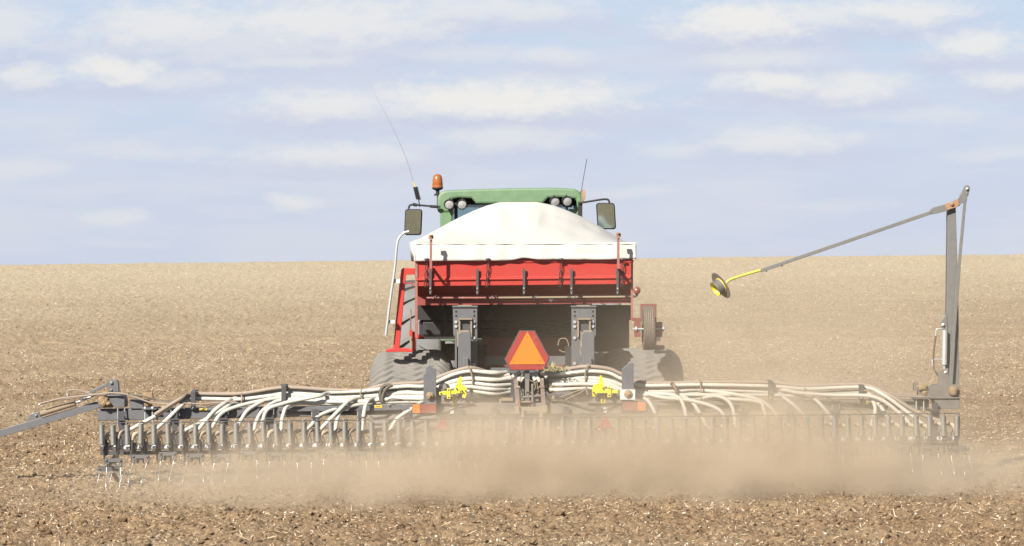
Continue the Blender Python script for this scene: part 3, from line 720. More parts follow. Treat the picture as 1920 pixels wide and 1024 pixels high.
# springs (coil: ridged column with hooks and a guide rod)
sp = MB(); prof = [(.004,.094)]
for i in range(23):
    zz = .088-.176*i/22; prof += [(.0195,zz+.003),(.0195,zz),(.0145,zz-.0035)]
prof += [(.004,-.095)]
prof = [(a*1.22, b) for a, b in prof]; sp.lathe((0,0,0), (0,0,1), prof, 14)
sp.tube(spline([Vector((0,0,.09)), Vector((-.012,0,.10)), Vector((0,0,.116)), Vector((.012,0,.106)), Vector((.008,0,.096))], 3), .0045, 6)
spring0 = sp.build('spring', M['spring'])
rd = MB().cyl((.026,0,.10), (.026,0,-.11), .0042, 6).box((.004,0,-.115), (.034,.03,.02)).box((0,0,-.135), (.014,.02,.04)).tube([(0,0,.112),(.026,0,.112)], .005, 6)
rod0 = rd.build('guide_rod', M['dark'])
xs_spr = [191, 212]+[238+25.5*i for i in range(62)]
first = True
for i, px in enumerate(xs_spr):
    c = P(px, 815.5-(px-190)*.0107, YD-.60)+Vector((random.uniform(-.003,.003), random.uniform(-.02,.02), random.uniform(-.006,.006)))
    if i == 0: a, b = spring0, rod0; a.parent = DR; b.parent = a
    else:
        a = spring0.copy(); COL.objects.link(a); a.parent = DR
        b = rod0.copy(); COL.objects.link(b); b.parent = a
    a.location = c-D0; b.location = (0,0,0)
    a.rotation_euler = (random.uniform(-.05,.05), random.uniform(-.03,.03), random.uniform(0, 1))
    b.rotation_euler = (0,0,-a.rotation_euler.z)
# coulters (hose elbow over a curved dark shank)
def coulter(sg, deep):
    sp_ = spline([Vector((.034*sg,.05,.012)), Vector((.012*sg,.015,.004)), Vector((-.004*sg,0,-.025)), Vector((-.009*sg,-.01,-.07)), Vector((-.012*sg,-.015,-.14)), Vector((-.015*sg,-.01,-.20)), Vector((-.018*sg,.01,-.27))], 5)
    sh = MB().tube(sp_, [.018]*21+[.017,.016,.014,.012,.010,.009,.008,.007,.006,.005][:len(sp_)-21], 10)
    sh.box((-.002*sg,.045,-.13), (.014,.05,.12)).tube([(.012*sg,.01,-.02),(.030*sg,.0,-.06),(.034*sg,.02,-.115)], .005, 6)
    o = sh.build('coulter', M['dark'])
    cp = MB().tube(spline([Vector((.062*sg,.12,.018)), Vector((.036*sg,.05,.016)), Vector((.012*sg,.014,.006)), Vector((-.004*sg,-.001,-.022)), Vector((-.0075*sg,-.006,-.045))], 4), [.018]*6+[.0195]*11, 10).build('hose_end', M['elbow'])
    return o, cp
protos = {}
for sg in (1, -1): protos[sg] = coulter(sg, 0)
used = {1: False, -1: False}
for j in range(32):
    for q in (0, 23.5):
        px = (199 if j == 0 else 198+50.65*j)+q; sg = 1 if px < 960 else -1
        c = P(px, 816-(px-190)*.0107, YD-.555)+Vector((random.uniform(-.008,.008), random.uniform(-.006,.006), random.uniform(-.012,.012)))
        a0, b0 = protos[sg]
        if not used[sg]: a, b = a0, b0; used[sg] = True
        else:
            a = a0.copy(); COL.objects.link(a); b = b0.copy(); COL.objects.link(b)
        a.parent = DR; a.location = c-D0; b.parent = a; b.location = (0,0,0)
        a.rotation_euler = (0, random.uniform(-.04,.04), random.uniform(-.25,.25))
# following harrow tines
th = MB().box((0,0,0), (.165,.02,.032))
for s_ in (-1, 1):
    th.lathe((s_*.065,-.01,0), (0,-1,0), [(.013,0),(.013,.008),(.001,.012)], 8).box((s_*.066,.0,-.026), (.034,.035,.012)).lathe((s_*.066,0,-.032), (0,0,-1), [(.008,0),(.015,.004),(.015,.03),(.006,.034)], 10)
th.tube([(-.03,.02,0),(-.05,.12,-.06),(-.03,.3,.02)], .013, 8).box((.0,.05,-.02), (.03,.08,.06))
holder0 = th.build('tine_holder', M['grey'])
tn = MB().tube(spline([Vector((0,0,-.05)), Vector((-.005,-.03,-.12)), Vector((-.009,-.09,-.22)), Vector((-.010,-.10,-.27))], 5), .0042, 6)
tine0 = tn.build('tine', M['tine'])
first = True
for j in range(32):
    px = 213+50.9*j+(4 if j > 15 else 0)
    base = (865, 858, 853, 856)[j] if j < 4 else 855+3*math.sin(j*2.1)
    if j >= 4: base -= (px-370)*.0107
    c = P(px, base-2, YD-.66 if j else YD-.72)
    if first: h_ = holder0
    else: h_ = holder0.copy(); COL.objects.link(h_)
    h_.parent = DR; h_.location = c-D0; h_.rotation_euler = (0, random.uniform(-.03,.03), random.uniform(-.06,.06))
    for s_ in (-1, 1):
        if first: t_ = tine0; first = False
        else: t_ = tine0.copy(); COL.objects.link(t_)
        t_.parent = h_; t_.location = (s_*.066, 0, 0); t_.rotation_euler = (random.uniform(-.1,.05), random.uniform(-.14,.14), 0)
# outermost low bracket at the left end
lb = MB().rect(183, 874, 222, 884, YD-.55, .03)
for px in (187, 212): lb.lathe(P(px,880,YD-.55), (0,-1,0), [(.012,0),(.012,.01),(.001,.012)], 8)
lb.bar(P(210,884,YD-.5), P(222,902,YD-.4), .03, .03).bar(P(199,866,YD-.5), P(205,884,YD-.5), .02, .03)
lb.build('side_tine_bracket', M['dark'], DR)
for px in (187, 210, 230): MB().tube([P(px,885,YD-.55), P(px-1,892,YD-.57), P(px-4,905,YD-.6)], .0055, 6).rect(px-5, 884, px+3, 887, YD-.57, .04).sep('side_tine', M['tine'], DR)
lb = MB().rect(1790, 837, 1818, 844, YD-.6, .03).lathe(P(1814,840,YD-.6), (0,-1,0), [(.012,0),(.012,.01),(.001,.012)], 8).build('side_tine_bracket', M['grey2'], DR)
MB().tube([P(1815,843,YD-.6), P(1817,856,YD-.62), P(1822,878,YD-.65)], .005, 6).sep('side_tine', M['tine'], DR)

# hoses
LT = {925:[697,699,705,712,722,731,738], 882:[690,696,702,710,718,725,733], 850:[697,702,708,715,722,728,736], 820:[708,715,720,727,733,740,746], 795:[717,724,730,737,743,748,752], 760:[719,724,731,736,743,748,753], 715:[723,729,736,741,746,750,754], 680:[732,733,739,744,750,753,756], 620:[731,736,741,746,750,754,757], 532:[727,731,737,741,745,749,756], 450:[738,741,745,749,753,756,758], 362:[739,743,746,749,753,756,758]}
RT = {1010:[699,703,706,712,722,728,732], 1045:[697,702,707,713,717,722,731], 1100:[688,696,702,708,715,721,727], 1140:[692,699,705,713,719,725,733], 1165:[702,710,716,722,730,735,742], 1200:[717,722,727,733,737,741,745], 1265:[719,722,727,733,738,741,746], 1313:[717,721,726,731,736,741,746], 1445:[718,724,729,735,739,742,746], 1510:[724,729,734,738,741,744,746], 1615:[722,726,731,735,738,741,744]}
def hose(table, lane, xdep, tail, m=M['hose'], start=None, dY=0):
    left = table is LT; ks = sorted(table, reverse=left); pts = []
    if start: pts.append(P(start[0], start[1], YD+.16))
    for kx in ks:
        if (left and kx < xdep-1) or (not left and kx > xdep+1): break
        if start and ((left and kx > start[0]-8) or (not left and kx < start[0]+8)): continue
        j = (kx*7+lane*13+int(xdep)) % 5
        pts.append(P(kx, table[kx][lane]+(j-2)*.35, YD+.04+.03*((lane*3+int(xdep)//10) % 4)-.01*lane+dY))
    for i, (a, b) in enumerate(tail):
        pts.append(P(a, b, YD-.05-.17*(i+1)/len(tail)+(0 if b < 790 else .0)))
    pts = spline(pts, 9)
    r = .0194
    MB().tube(pts, [r if i % 2 else r*.93 for i in range(len(pts))], 10).build('hose', m, DR)
for args in ((1,362,[(335,752),(300,775),(240,808)],(945,700)), (3,362,[(340,761),(315,785),(292,806)],(962,712)), (5,440,[(425,763),(385,787),(344,809)],(966,728)),
             (4,452,[(428,768),(396,803)],(964,721)), (3,500,[(472,764),(452,788),(444,805)],(968,706)), (5,530,[(495,768),(481,790),(476,810)],(957,731)),
             (6,590,[(548,757),(531,778),(527,810)],(962,735)), (5,640,[(603,777),(585,796),(574,808)],(960,730)), (6,690,[(650,764),(634,782),(628,810)],(950,738)),
             (4,715,[(690,752),(682,778),(679,808)],(966,720)), (2,450,[(420,757),(400,772),(372,806)],(955,703)), (1,620,[(600,742),(560,750),(530,757),(500,770),(490,806)],(950,698)), (3,680,[(655,752),(640,765),(600,806)],(968,709)), (6,795,[(775,765),(745,785),(730,810)],(958,737))):
    hose(LT, args[0], args[1], args[2], start=args[3])
hose(LT, 0, 362, [(342,746),(318,760),(290,778)], M['brownhose'], (912,697), .03)
for args in ((1,1615,[(1652,738),(1700,772),(1738,802)],(1003,700)), (3,1615,[(1645,755),(1668,788),(1684,802)],(1012,704)), (5,1615,[(1636,752),(1641,773),(1632,802)],(1024,718)),
             (4,1510,[(1532,752),(1563,788),(1572,802)],(1022,714)), (5,1445,[(1480,753),(1512,785),(1521,803)],(1028,722)), (3,1378,[(1420,749),(1462,785),(1472,803)],(1016,708)),
             (6,1390,[(1415,752),(1432,768),(1440,803)],(1028,729)), (6,1313,[(1345,743),(1368,755),(1377,780),(1378,806)],(1028,732)), (5,1265,[(1295,752),(1312,775),(1328,806)],(1026,730)),
             (2,1445,[(1500,737),(1560,741),(1640,745),(1690,778),(1710,802)],(1008,702)), (4,1250,[(1265,742),(1283,765),(1288,806)],(1030,722)), (6,1200,[(1215,752),(1228,775),(1232,806)],(1030,735)), (3,1200,[(1240,745),(1300,752),(1350,770),(1365,806)],(1018,712))):
    hose(RT, args[0], args[1], args[2], start=args[3])
hose(RT, 0, 1615, [(1662,738),(1720,773),(1768,792)], M['brownhose'], (1062,692), -.03)
# short hose stubs that dive into the distributor below the sign
for a, b, c, d_ in ((985,698,968,716),(975,698,960,708),(991,700,975,716),(996,700,1004,714),(1003,700,1012,716),(1015,700,1026,708)):
    MB().tube(spline([P(a,b,YD-.02), P((a+c)/2,(b+d_)/2-1,YD-.04), P(c,d_,YD-.06)], 4), .018, 10).build('hose_stub', M['hose'], DR)
# clamps round the hoses
def band(pts, m, w_=.022, Y=YD-.10):
    mb = MB(); ps = [P(a, b, Y) for a, b in pts]
    for i in range(len(ps)-1): mb.bar(ps[i], ps[i+1]+(ps[i+1]-ps[i])*.05, .02, .012)
    return mb
for pts in ([(876,684),(882,695),(886,712),(884,735),(885,742)], [(1104,682),(1098,695),(1098,722),(1104,745)], [(452,737),(454,748),(452,760)], [(679,727),(676,738),(680,752)], [(1312,712),(1314,725),(1315,748)], [(1509,727),(1507,738),(1504,750)], [(336,752),(341,765)]):
    MB().tube(spline([P(a, b, YD-.01) for a, b in pts], 4), .008, 6).build('hose_tie', M['tan'], DR)
for px, y0, y1 in ((362,733,768),(532,722,763),(1445,714,751),(1615,721,750)):
    MB().rect(px-4.5, y0, px+4.5, y1, YD-.05, .03).rect(px-4.5, y0, px+4.5, y0+2, YD-.04, .25).build('hose_bracket', M['dark'], DR, bevel=.003)
    MB().lathe(P(px,y1-4,YD-.05), (0,-1,0), [(.011,0),(.011,.01),(.001,.012)], 8).sep('bolt', M['silver'], DR)
for pts in ([(732,722),(720,724),(713,735),(714,752)], [(736,722),(726,727),(718,740),(717,754)], [(1258,718),(1266,726),(1270,738),(1268,750)]):
    MB().tube(spline([P(a, b, YD-.03) for a, b in pts], 5), .017, 8).build('rubber_band', M['blackhose'], DR)
# thin black/tan hydraulic lines
for pts, m, r in (([(293,752),(330,755),(380,757),(440,752)], 'brownhose', .007), ([(75,757),(115,747),(160,742),(207,737),(235,739),(260,747),(285,755),(330,759)], 'brownhose', .009), ([(215,738),(260,742),(300,751),(345,755)], 'blackhose', .008),
                  ([(885,757),(862,762),(838,771),(812,777),(805,778)], 'blackhose', .009), ([(1034,752),(1060,752),(1090,762),(1120,768),(1135,768),(1160,756)], 'blackhose', .009), ([(1030,748),(1065,755),(1100,766),(1130,771)], 'blackhose', .007),
                  ([(1050,745),(1080,734),(1100,728)], 'tan', .006), ([(1060,750),(1085,738),(1102,728)], 'tan', .006), ([(1620,742),(1680,742),(1730,745)], 'brownhose', .008), ([(1640,738),(1700,740),(1742,744)], 'brownhose', .006),
                  ([(380,768),(395,760),(412,758)], 'blackhose', .008), ([(980,700),(975,720),(980,740),(972,752)], 'tan', .005), ([(985,712),(1000,716),(1004,726),(998,736),(990,734)], 'tan', .005), ([(1000,722),(1006,716),(1008,726)], 'tan', .004),
                  ([(725,757),(728,750),(740,748),(770,752)], 'blackhose', .007), ([(1550,746),(1590,760),(1615,775),(1625,790)], 'blackhose', .007)):
    MB().tube(spline([P(a, b, YD-.10) for a, b in pts], 5), r, 6).build('hydraulic_line', M[m], DR)
# plates beside the centre section
MB().poly([(794,755),(794,702),(798,699),(799,689),(804,685),(815,692),(818,694),(818,755)], YD-.20, .03).build('side_plate', M['grey'], DR, bevel=.003)
MB().poly([(1166,754),(1166,692),(1176,684),(1180,681),(1188,680),(1188,754)], YD-.20, .03).build('side_plate', M['grey'], DR, bevel=.003)
MB().rect(1162.5, 730.5, 1191, 749.5, YD-.225, .02).build('bolt_plate', M['white'], DR)
for px, py, r in ((806,742,.036),(1178,739,.040)):
    MB().lathe(P(px,py,YD-.225), (0,-1,0), [(r,0),(r*.95,.012),(r*.6,.02),(r*.45,.02),(r*.4,.035),(r*.2,.04),(.001,.04)], 20).build('muddy_nut', M['mud'], DR)
MB().poly([(818,726),(838,733),(860,740),(890,757),(818,757)], YD-.12, .03).poly([(830,722),(836,718),(838,728),(828,732)], YD-.1, .04).sep('gusset', M['grey2'], DR)
MB().poly([(1100,756),(1125,739),(1165,730),(1165,756)], YD-.12, .03).sep('gusset', M['grey2'], DR)
MB().poly([(851,732),(858,716),(861,707),(866,706.5),(865,722),(871,723),(875.5,729),(874.5,741),(872,747),(866,745),(868.5,737),(860,736)], YD-.19, .02).poly([(823,735),(862,731),(863,737.5),(824,741)], YD-.21, .018).rect(838, 728, 844.5, 748, YD-.225, .014).build('lock_hook', M['yellow'], DR, bevel=.002)
MB().poly([(1124,718),(1124.5,704.5),(1128,704),(1134,728),(1134,736),(1120,737),(1116.5,744),(1111,743.5),(1110,730),(1113,722)], YD-.19, .02).poly([(1119,730),(1159,731.5),(1158.5,737.5),(1119,737)], YD-.21, .018).rect(1139, 724.5, 1145.5, 745, YD-.225, .014).build('lock_hook', M['yellow'], DR, bevel=.002)
for px, py in ((856,729),(866,733),(841,731),(841,745),(873,733),(1113,736),(1131,728),(1142,728),(1142,741),(827,738)):
    MB().lathe(P(px,py,YD-.226), (0,-1,0), [(.008,-.03),(.008,.004),(.001,.005)], 8).build('hook_pin', M['dark'], DR)
# warning stickers: two framed pictogram fields, warning triangle above and hand symbol below
for x0, y0 in ((848,743),(1126.5,740)):
    stk = MB().rect(x0, y0, x0+8.5, y0+16, YD-.124, .003).build('warning_sticker', M['sticker'], DR)
    k = MB(); Yk = YD-.127; cx = x0+4.25
    for a, b in (((cx-2.8,y0+6.2),(cx,y0+1.8)),((cx,y0+1.8),(cx+2.8,y0+6.2)),((cx+2.8,y0+6.2),(cx-2.8,y0+6.2))):
        k.bar(P(a[0],a[1],Yk), P(b[0],b[1],Yk), .0035, .002)
    k.bar(P(cx,y0+3.2,Yk), P(cx,y0+5.3,Yk), .003, .002).bar(P(x0+.5,y0+8,Yk), P(x0+8,y0+8,Yk), .002, .002)
    k.poly([(cx-2.4,y0+10),(cx+.5,y0+9.4),(cx+2,y0+11),(cx+1,y0+14.2),(cx-2.2,y0+14.2),(cx-1.2,y0+12)], Yk, .002).build('pictogram', M['ink'], stk)
for x0, y0 in ((374,766),(702,759.5),(1288,754),(1617,753)):
    stk = MB().rect(x0, y0, x0+14, y0+5, (YD-.053 if 600 < x0 < 1400 else YD-.003), .002).build('label_sticker', M['sticker'], DR)
    MB().rect(x0+2.5, y0+2, x0+11.5, y0+3.1, (YD-.055 if 600 < x0 < 1400 else YD-.005), .002).build('lettering', M['ink'], stk)
# tail lamps
for x0, x1, y0, y1, xm, lo_ in ((773,818,758.5,775,788,True),(1167,1211,754,770.5,1195,False)):
    tl_ = MB().rect(x0-.5, y0-1, x1+.8, y1+1, YD-.18, .07).build('tail_lamp', M['dark'], DR)
    MB().rect(x0+.5 if lo_ else xm+.3, y0, xm-.3 if lo_ else x1, y1, YD-.20, .02).build('indicator_lens', M['lampor'], tl_, bevel=.004)
    MB().rect(xm+.3 if lo_ else x0+.5, y0, x1 if lo_ else xm-.3, y1, YD-.20, .02).build('brake_lens', M['lampred'], tl_, bevel=.004)
    rf = MB()
    for dx, dy in ((10,4),(16,10),(22,6),(25,12),(12,12)): rf.lathe(P((xm if lo_ else x0)+dx,y0+dy,YD-.201), (0,-1,0), [(.004,0),(.001,.002)], 6)
    rf.sep('reflector_dot', M['reflred'], tl_)
# triangular reflectors
for ax_, ay in ((830,782),(1134,779)):
    tr_ = MB().poly([(ax_,ay),(ax_+14.5,ay+24),(ax_-14.5,ay+24.5)], YD-.66, .012).build('triangle_reflector', M['reflred'], DR)
    MB().lathe(P(ax_,ay+7,YD-.66), (0,-1,0), [(.005,0),(.001,.004)], 8).lathe(P(ax_,ay+20,YD-.66), (0,-1,0), [(.005,0),(.001,.004)], 8).sep('rivet', M['white'], tr_)
    MB().bar(P(ax_,ay+12,YD-.64), P(ax_,ay+12,YD-.64)+Vector((0,.5,.05)), .03, .01, (0,0,1)).build('reflector_stay', M['dark'], DR)
MB().rect(844, 766, 851, 776, YD-.1, .02).rect(1131, 764, 1138, 774, YD-.1, .02).sep('number_lamp', M['white'], DR)
for px, py in ((863,750),(1120,747)): MB().lathe(P(px,py,YD-.12), (0,-1,0), [(.010,0),(.010,.008),(.001,.01)], 8).sep('bolt', M['silver'], DR)
# slow vehicle sign
sg_ = MB().poly([(973.5,619.5),(1003,619.5),(1031,671),(1021,694.5),(956,695),(945.5,673)], YD-.14, .012).build('warning_sign', M['dark'], DR)
MB().poly([(975,621),(1002,621),(1029,671),(1019.5,693),(957.5,693.5),(947.5,673)], YD-.146, .004).build('red_border', M['reflred'], sg_)
MB().poly([(988.7,621.5),(1022.5,683),(954.5,683.5)], YD-.152, .004).build('orange_triangle', M['orange'], sg_)
MB().lathe(P(963,677,YD-.152), (0,-1,0), [(.006,0),(.001,.004)], 8).lathe(P(1013,676.5,YD-.152), (0,-1,0), [(.006,0),(.001,.004)], 8).lathe(P(988,632,YD-.152), (0,-1,0), [(.006,0),(.001,.004)], 8).sep('rivet', M['reflred'], sg_)
MB().rect(984, 690, 993, 757, YD-.10, .03).rect(900, 694, 1085, 699, YD+.25, .06).rect(920,690,1060,700,YD+.32,.1).build('sign_post', M['grey'], DR)
# centre hitch frame
MB().poly([(963,712),(970,709),(976,765),(968,775)], YD-.17, .03).poly([(1012,710),(1019,709),(1024,768),(1016,770)], YD-.17, .03).rect(966, 724, 975, 727, YD-.18, .05).rect(1010, 724, 1021, 727, YD-.18, .05).sep('hitch_plate', M['hitch'], DR)
MB().rect(972, 763, 1020, 771, YD-.22, .05).rect(976, 771, 982.5, 822, YD-.22, .04).rect(1011, 771, 1017.5, 820, YD-.22, .04).rect(965, 762, 974, 776, YD-.25, .06).rect(1016, 760, 1026, 774, YD-.25, .06).rect(975, 752, 996, 755, YD-.15, .04).rect(940, 746, 962, 752, YD-.06, .06).rect(936, 748, 940, 756, YD-.06, .04).rect(1034, 742, 1040, 757, YD-.06, .04).build('hitch_frame', M['tan'], DR, bevel=.003)
MB().rect(986, 712, 992, 735, YD-.12, .04).rect(996, 720, 1000, 762, YD-.12, .03).cyl(P(980,745,YD-.1), P(1014,742,YD-.1), .012, 8).rect(1000,738,1010,752,YD-.08,.03).cyl(P(990,735,YD-.1), P(992,762,YD-.1), .008, 8).rect(977,715,982,750,YD+.02,.05).rect(1004,716,1010,750,YD+.02,.05).sep('valve_block', M['grey2'], DR)
MB().poly([(960,700),(1020,700),(1028,756),(955,756)], YD+.06, .1).build('distributor_box', M['dark'], DR)
for px, py in ((981,821),(1013.5,816)): MB().lathe(P(px,py,YD-.24), (0,-1,0), [(.011,0),(.011,.01),(.001,.012)], 8).sep('bolt', M['white'], DR)
for px, py in ((801,832),(830,833)): MB().lathe(P(px,py,YD-.45), (0,-1,0), [(.018,0),(.014,.012),(.001,.015)], 8).build('grease_cap', M['dustyellow'], DR)

# right marker arm, raised and folded over
YM = 24.25
mk = MB().poly([(1777,386),(1792,384),(1797,560),(1799,720),(1771,722),(1775,560)], YM, .08).poly([(1775,588),(1764,603),(1765,618),(1777,620)], YM-.01, .02).build('marker_post', M['arm'], DR, bevel=.004)
tag(mk, 'upright grey marker post at the right end, folded arm on top')
def msub(mb, name, m, bevel=.003):
    if name in ('pivot_pin', 'set_bolt', 'steel_pipe'): return mb.sep(name, m, mk, bevel)
    return mb.build(name, m, mk, bevel=bevel)
msub(MB().bar(P(1750,397,YM-.02), P(1426,508,YM-.02), .034, .03), 'boom', M['arm'])
msub(MB().poly([(1744,393),(1750,389),(1776,382),(1797,372),(1806,354)]+arc(1813,353,6,6,150,-20,5)+[(1816,366),(1799,386),(1778,395),(1750,402),(1745,400)], YM-.05, .02), 'knee_plate', M['arm'])
msub(MB().poly([(1772,382),(1790,377),(1797,372),(1799,384),(1793,389),(1776,394),(1772,388)], YM-.056, .008), 'rust_patch', M['rust'])
msub(MB().poly([(1807,360),(1815,362),(1812,382),(1805,380)], YM-.06, .03).bar(P(1809,380,YM-.05), P(1798,500,YM-.05), .027, .02).bar(P(1798,500,YM-.05), P(1787,640,YM-.05), .034, .02).bar(P(1787,640,YM-.05), P(1782,722,YM-.05), .04, .02), 'linkage_rod', M['arm'])
msub(MB().lathe(P(1813,354,YM-.06), (0,-1,0), [(.013,0),(.011,.012),(.001,.014)], 12).lathe(P(1768,609,YM-.02), (0,-1,0), [(.016,0),(.014,.012),(.001,.016)], 12).lathe(P(1773,698,YM-.06), (0,-1,0), [(.015,0),(.012,.012),(.001,.014)], 12), 'pivot_pin', M['white'], 0)
msub(MB().lathe(P(1785,383,YM-.056), (0,-1,0), [(.022,0),(.016,.015),(.001,.018)], 12), 'pivot_nut', M['rust'], 0)
msub(MB().bar(P(1437,504,YM-.02), P(1437,510,YM-.02), .014, .02).bar(P(1466,493,YM-.02), P(1466,500,YM-.02), .014, .02), 'set_bolt', M['dark'], 0)
msub(MB().tube(spline([P(1428,506,YM-.02), P(1390,517,YM-.02), P(1368,525,YM-.02), P(1361,532,YM-.02)], 5), .0135, 8), 'extension_rod', M['dustyellow'], 0)
dc = P(1353, 534.5, YM-.02); dax = Vector((-.80, -.30, -.50)).normalized()
msub(MB().lathe(dc, dax, [(.001,-.02),(.03,-.02),(.034,-.006),(.10,-.005),(.138,.006),(.139,.010),(.132,.010),(.085,.004),(.06,.004)], 40), 'marker_disc', M['discm'], 0)
msub(MB().lathe(dc, dax, [(.078,.003),(.078,.012),(.070,.012)], 36), 'disc_ring', M['dustyellow'], 0)
msub(MB().lathe(dc, dax, [(.072,.0),(.072,.072),(.075,.077),(.072,.080)], 36), 'cup', M['arm'], 0)
msub(MB().lathe(dc, dax, [(.0705,.079),(.070,.01),(.001,.008)], 36), 'cup_lining', M['yellow'], 0)
msub(MB().cyl(P(1771.5,619,YM-.05), P(1770.5,684,YM-.05), .027, 16).cyl(P(1770.5,684,YM-.05), P(1770.5,692,YM-.05), .012, 10), 'hydraulic_cylinder', M['silver'], .003)
msub(MB().tube(spline([P(1767,617,YM-.05), P(1757,617,YM-.05), P(1755,622,YM-.05), P(1754.5,632,YM-.05)], 5), .007, 6).tube(spline([P(1767,674,YM-.05), P(1751,674,YM-.05), P(1748,679,YM-.05), P(1748,687,YM-.05)], 5), .007, 6), 'steel_pipe', M['silver'], 0)
msub(MB().tube(spline([P(1754.5,630,YM-.05), P(1751,655,YM-.05), P(1750,680,YM-.05), P(1753,695,YM-.05), P(1760,706,YM-.05)], 5), .009, 6), 'rubber_hose', M['blackhose'], 0)
msub(MB().poly([(1758,725),(1760,702),(1765,694),(1778,690),(1780,725)], YM-.06, .03), 'base_lug', M['grey2'])
msub(MB().poly([(1738,740),(1744,730),(1754,722),(1800,721),(1801,746),(1740,746)], YM-.10, .2).poly([(1749,748),(1800,746),(1800,767),(1762,768)], YM-.12, .24).rect(1745, 745, 1801, 747.5, YM-.14, .28), 'pivot_base', M['grey2'])
def lump(name, px, py, Y, rx, rz, parent, m=M['mud']):
    import bmesh
    bm = bmesh.new(); bmesh.ops.create_icosphere(bm, subdivisions=3, radius=1); c = P(px, py, Y)
    for vv in bm.verts:
        f = 1+.30*(vnoise(np.array([vv.co.x*2.2+px]), np.array([vv.co.z*2.2+vv.co.y*1.7]), 41)[0]-.5)*2
        vv.co = Vector((c.x+vv.co.x*rx*f, c.y+vv.co.y*.05*f, c.z+vv.co.z*rz*f))
    me = bpy.data.meshes.new(name); bm.to_mesh(me); bm.free(); me.materials.append(m)
    for p in me.polygons: p.use_smooth = True
    o = bpy.data.objects.new(name, me); COL.objects.link(o); adopt(o, parent) if parent.type == 'EMPTY' else setattr(o, 'parent', parent); return o
lump('mud_lump', 1788, 733, YM-.12, .055, .045, mk); lump('mud_lump', 1729, 727, YD-.02, .05, .032, DR); lump('mud_lump', 1734, 738, YD-.02, .03, .03, DR)
MB().rect(1714, 718, 1722, 733, YD-.02, .08).rect(1722, 732, 1750, 746, YD-.02, .1).sep('stop_block', M['grey2'], DR)

# left marker arm, lowered and reaching out of the picture
mk = MB().poly([(183,750),(188,741),(225,740),(231,743),(234,750),(234,764),(183,765)], YM-.10, .2).poly([(203,712),(217,712),(222,716),(223,735),(203,735)], YM-.05, .06).build('marker_base', M['grey'], DR, bevel=.006)
tag(mk, 'mud-caked marker pivot at the left end, its arm folded down')
bm0, bm1 = P(190,757,YM-.02), P(0,813,YM-.02)
msub(MB().bar(bm0, bm1+(bm1-bm0)*1.6, .068, .06), 'boom', M['grey'])
msub(MB().poly([(49,791),(57,777),(73,772),(77,783)], YM-.03, .03), 'cylinder_lug', M['grey'])
msub(MB().bar(P(203,720,YM-.02), P(168,737,YM-.02), .03, .03).bar(P(168,737,YM-.02), P(150,747,YM-.02), .022, .03), 'linkage_rod', M['grey'])
msub(MB().cyl(P(76,776,YM-.06), P(141,756,YM-.06), .026, 14), 'hydraulic_cylinder', M['tan'], 0)
msub(MB().cyl(P(141,756,YM-.06), P(180,740,YM-.06), .011, 10), 'piston_rod', M['silver'], 0)
msub(MB().lathe(P(209,718,YM-.05), (0,-1,0), [(.018,0),(.015,.014),(.001,.016)], 12).lathe(P(209,731,YM-.05), (0,-1,0), [(.012,0),(.010,.01),(.001,.012)], 12).lathe(P(68,779,YM-.03), (0,-1,0), [(.014,0),(.012,.012),(.001,.014)], 12), 'pivot_pin', M['spring'], 0)
msub(MB().tube(spline([P(127,743,YM-.1), P(125,735,YM-.1), P(135,731,YM-.1), P(152,733,YM-.1), P(180,741,YM-.1), P(207,738,YM-.1)], 5), .008, 6), 'rubber_hose', M['brownhose'], 0)
msub(MB().tube(spline([P(75,758,YM-.1), P(100,751,YM-.1), P(140,746,YM-.1), P(170,742,YM-.1), P(200,738,YM-.1)], 5), .008, 6), 'rubber_hose', M['brownhose'], 0)
msub(MB().cyl(P(73,759,YM-.1), P(80,756,YM-.1), .011, 8).cyl(P(127,742,YM-.1), P(126.5,737,YM-.1), .010, 8), 'hose_fitting', M['silver'], 0)
lump('mud_lump', 194, 752, YM-.11, .05, .055, mk); lump('mud_lump', 203, 757, YM-.10, .03, .03, mk)
MB().poly([(243,752),(246,749),(268,751),(268,766),(244,766)], YD-.02, .1).rect(268, 764, 290, 768, YD-.06, .1).sep('stop_block', M['grey'], DR)
MB().poly([(266,738),(286,735),(287,749),(268,751)], YD-.05, .05).build('end_stop', M['mud'], DR, bevel=.01)
lump('mud_lump', 277, 757, YD-.02, .04, .04, DR)

# dry weed caught on the hoses
wd_ = MB(); rw = random.Random(3); c0 = P(1037, 695, YD-.10)
for i in range(240):
    a = c0+Vector((rw.gauss(0,.055), rw.uniform(-.05,.05), abs(rw.gauss(0,.018))-.01)); dd = Vector((rw.uniform(-1,1), rw.uniform(-1,1), rw.uniform(-.3,1))).normalized()*rw.uniform(.02,.045)
    wd_.tube([a, a+dd*.5+Vector((0,0,.004)), a+dd], [.0022,.0035,.001], 4, cap=False)
for i in range(14):
    a = c0+Vector((.002+rw.gauss(0,.012), 0, .02+i*.003)); wd_.tube([a, a+Vector((rw.uniform(-.02,.02), 0, .03))], .003, 4)
tag(wd_.build('weed_clump', M['weed']), 'small clump of dry weed caught on the white hoses beside the orange triangle', 'weed')

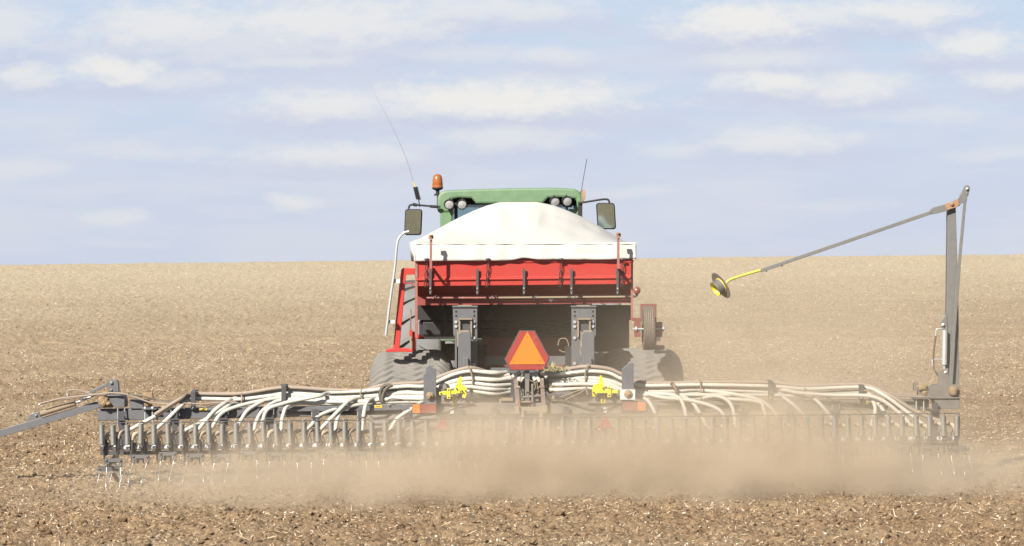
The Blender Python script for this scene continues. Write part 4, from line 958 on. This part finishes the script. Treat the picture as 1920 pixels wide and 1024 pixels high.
# ------------------------------------------------------------------ dust
dm = bpy.data.materials.new('blown_dust'); dm.use_nodes = True; t = NT(dm.node_tree); t.n.clear()
pos = t.node('ShaderNodeTexCoord').outputs['Object']
x_, y_, z_ = t.sep(pos)
def curve(v, pts):
    n = t.node('ShaderNodeFloatCurve'); xs0, xs1 = pts[0][0], pts[-1][0]
    t.put(n.inputs['Value'], t.sm(v, xs0, xs1, 0, 1, 'LINEAR')); c = n.mapping.curves[0]
    ps = [((a-xs0)/(xs1-xs0), b) for a, b in pts]
    c.points[0].location = ps[0]; c.points[1].location = ps[-1]
    for p in ps[1:-1]: c.points.new(*p)
    n.mapping.update(); return n.outputs[0]
wn = t.noise(t.comb(x_, t.m('MULTIPLY', y_, .8), t.m('MULTIPLY', z_, 1.4)), .95, 4, .58)
wm_ = t.noise(t.comb(x_, t.m('MULTIPLY', y_, .55), t.m('MULTIPLY', z_, 1.3)), 1.9, 4, .6)
wf = t.noise(t.comb(x_, y_, z_), 3.0, 3, .6)
ztop = curve(x_, [(-4.6,.0),(-3.6,.04),(-2.6,.12),(-1.7,.21),(-.8,.33),(0,.43),(1.2,.47),(2.4,.46),(3.3,.36),(4.0,.22),(5.2,.16)])
ztop = t.m('ADD', ztop, t.m('MULTIPLY', t.m('SUBTRACT', wn, .5), 1.15))
zr_ = t.m('SUBTRACT', z_, ztop)
S = t.sm(zr_, -.32, .52, 1, 0)
amt = curve(x_, [(-4.6,0),(-3.9,.14),(-3.0,.55),(-2.0,.9),(-.6,1.1),(3.0,1.1),(3.6,.8),(4.3,.45),(5.2,.25)])
front = t.m('ADD', 20.95, t.m('MULTIPLY', t.m('SUBTRACT', wn, .5), 3.0))
yr = t.m('SUBTRACT', y_, front)
E = t.m('MULTIPLY', t.sm(yr, -.35, 1.3), t.sm(y_, 24.0, 25.5, 1, 0))
d1 = t.m('MULTIPLY', t.m('MULTIPLY', S, amt), t.m('MULTIPLY', E, 1.55))
d1 = t.m('MULTIPLY', d1, t.m('MULTIPLY', t.sm(wf, .3, .68, .5, 1.3), t.sm(wm_, .34, .66, .55, 1.4)))
# thin dust drifting up to the right
A2 = curve(x_, [(-1.2,0),(0,.15),(1.0,.40),(1.6,.8),(2.3,1.25),(3.4,1.0),(4.4,.3),(5.2,0)])
H2 = t.sm(t.m('ADD', z_, t.m('MULTIPLY', t.m('SUBTRACT', wn, .5), 1.1)), .45, 2.3, 1, 0)
d2 = t.m('MULTIPLY', t.m('MULTIPLY', A2, H2), t.m('MULTIPLY', t.sm(y_, 22.2, 23.6), .21))
dens = t.m('ADD', d1, d2)
pv = t.node('ShaderNodeVolumePrincipled'); pv.inputs['Color'].default_value = (.645,.54,.402,1)
t.l.new(dens, pv.inputs['Density'])
ou = t.node('ShaderNodeOutputMaterial'); t.l.new(pv.outputs[0], ou.inputs['Volume'])
dm.cycles.volume_step_rate = .35
du = MB().box((.3, 23.8, .95), (10.4, 7.4, 2.5)).build('dust_cloud', dm)
tag(du, 'tan dust cloud blowing low behind the seed drill', 'dust', kind='stuff')
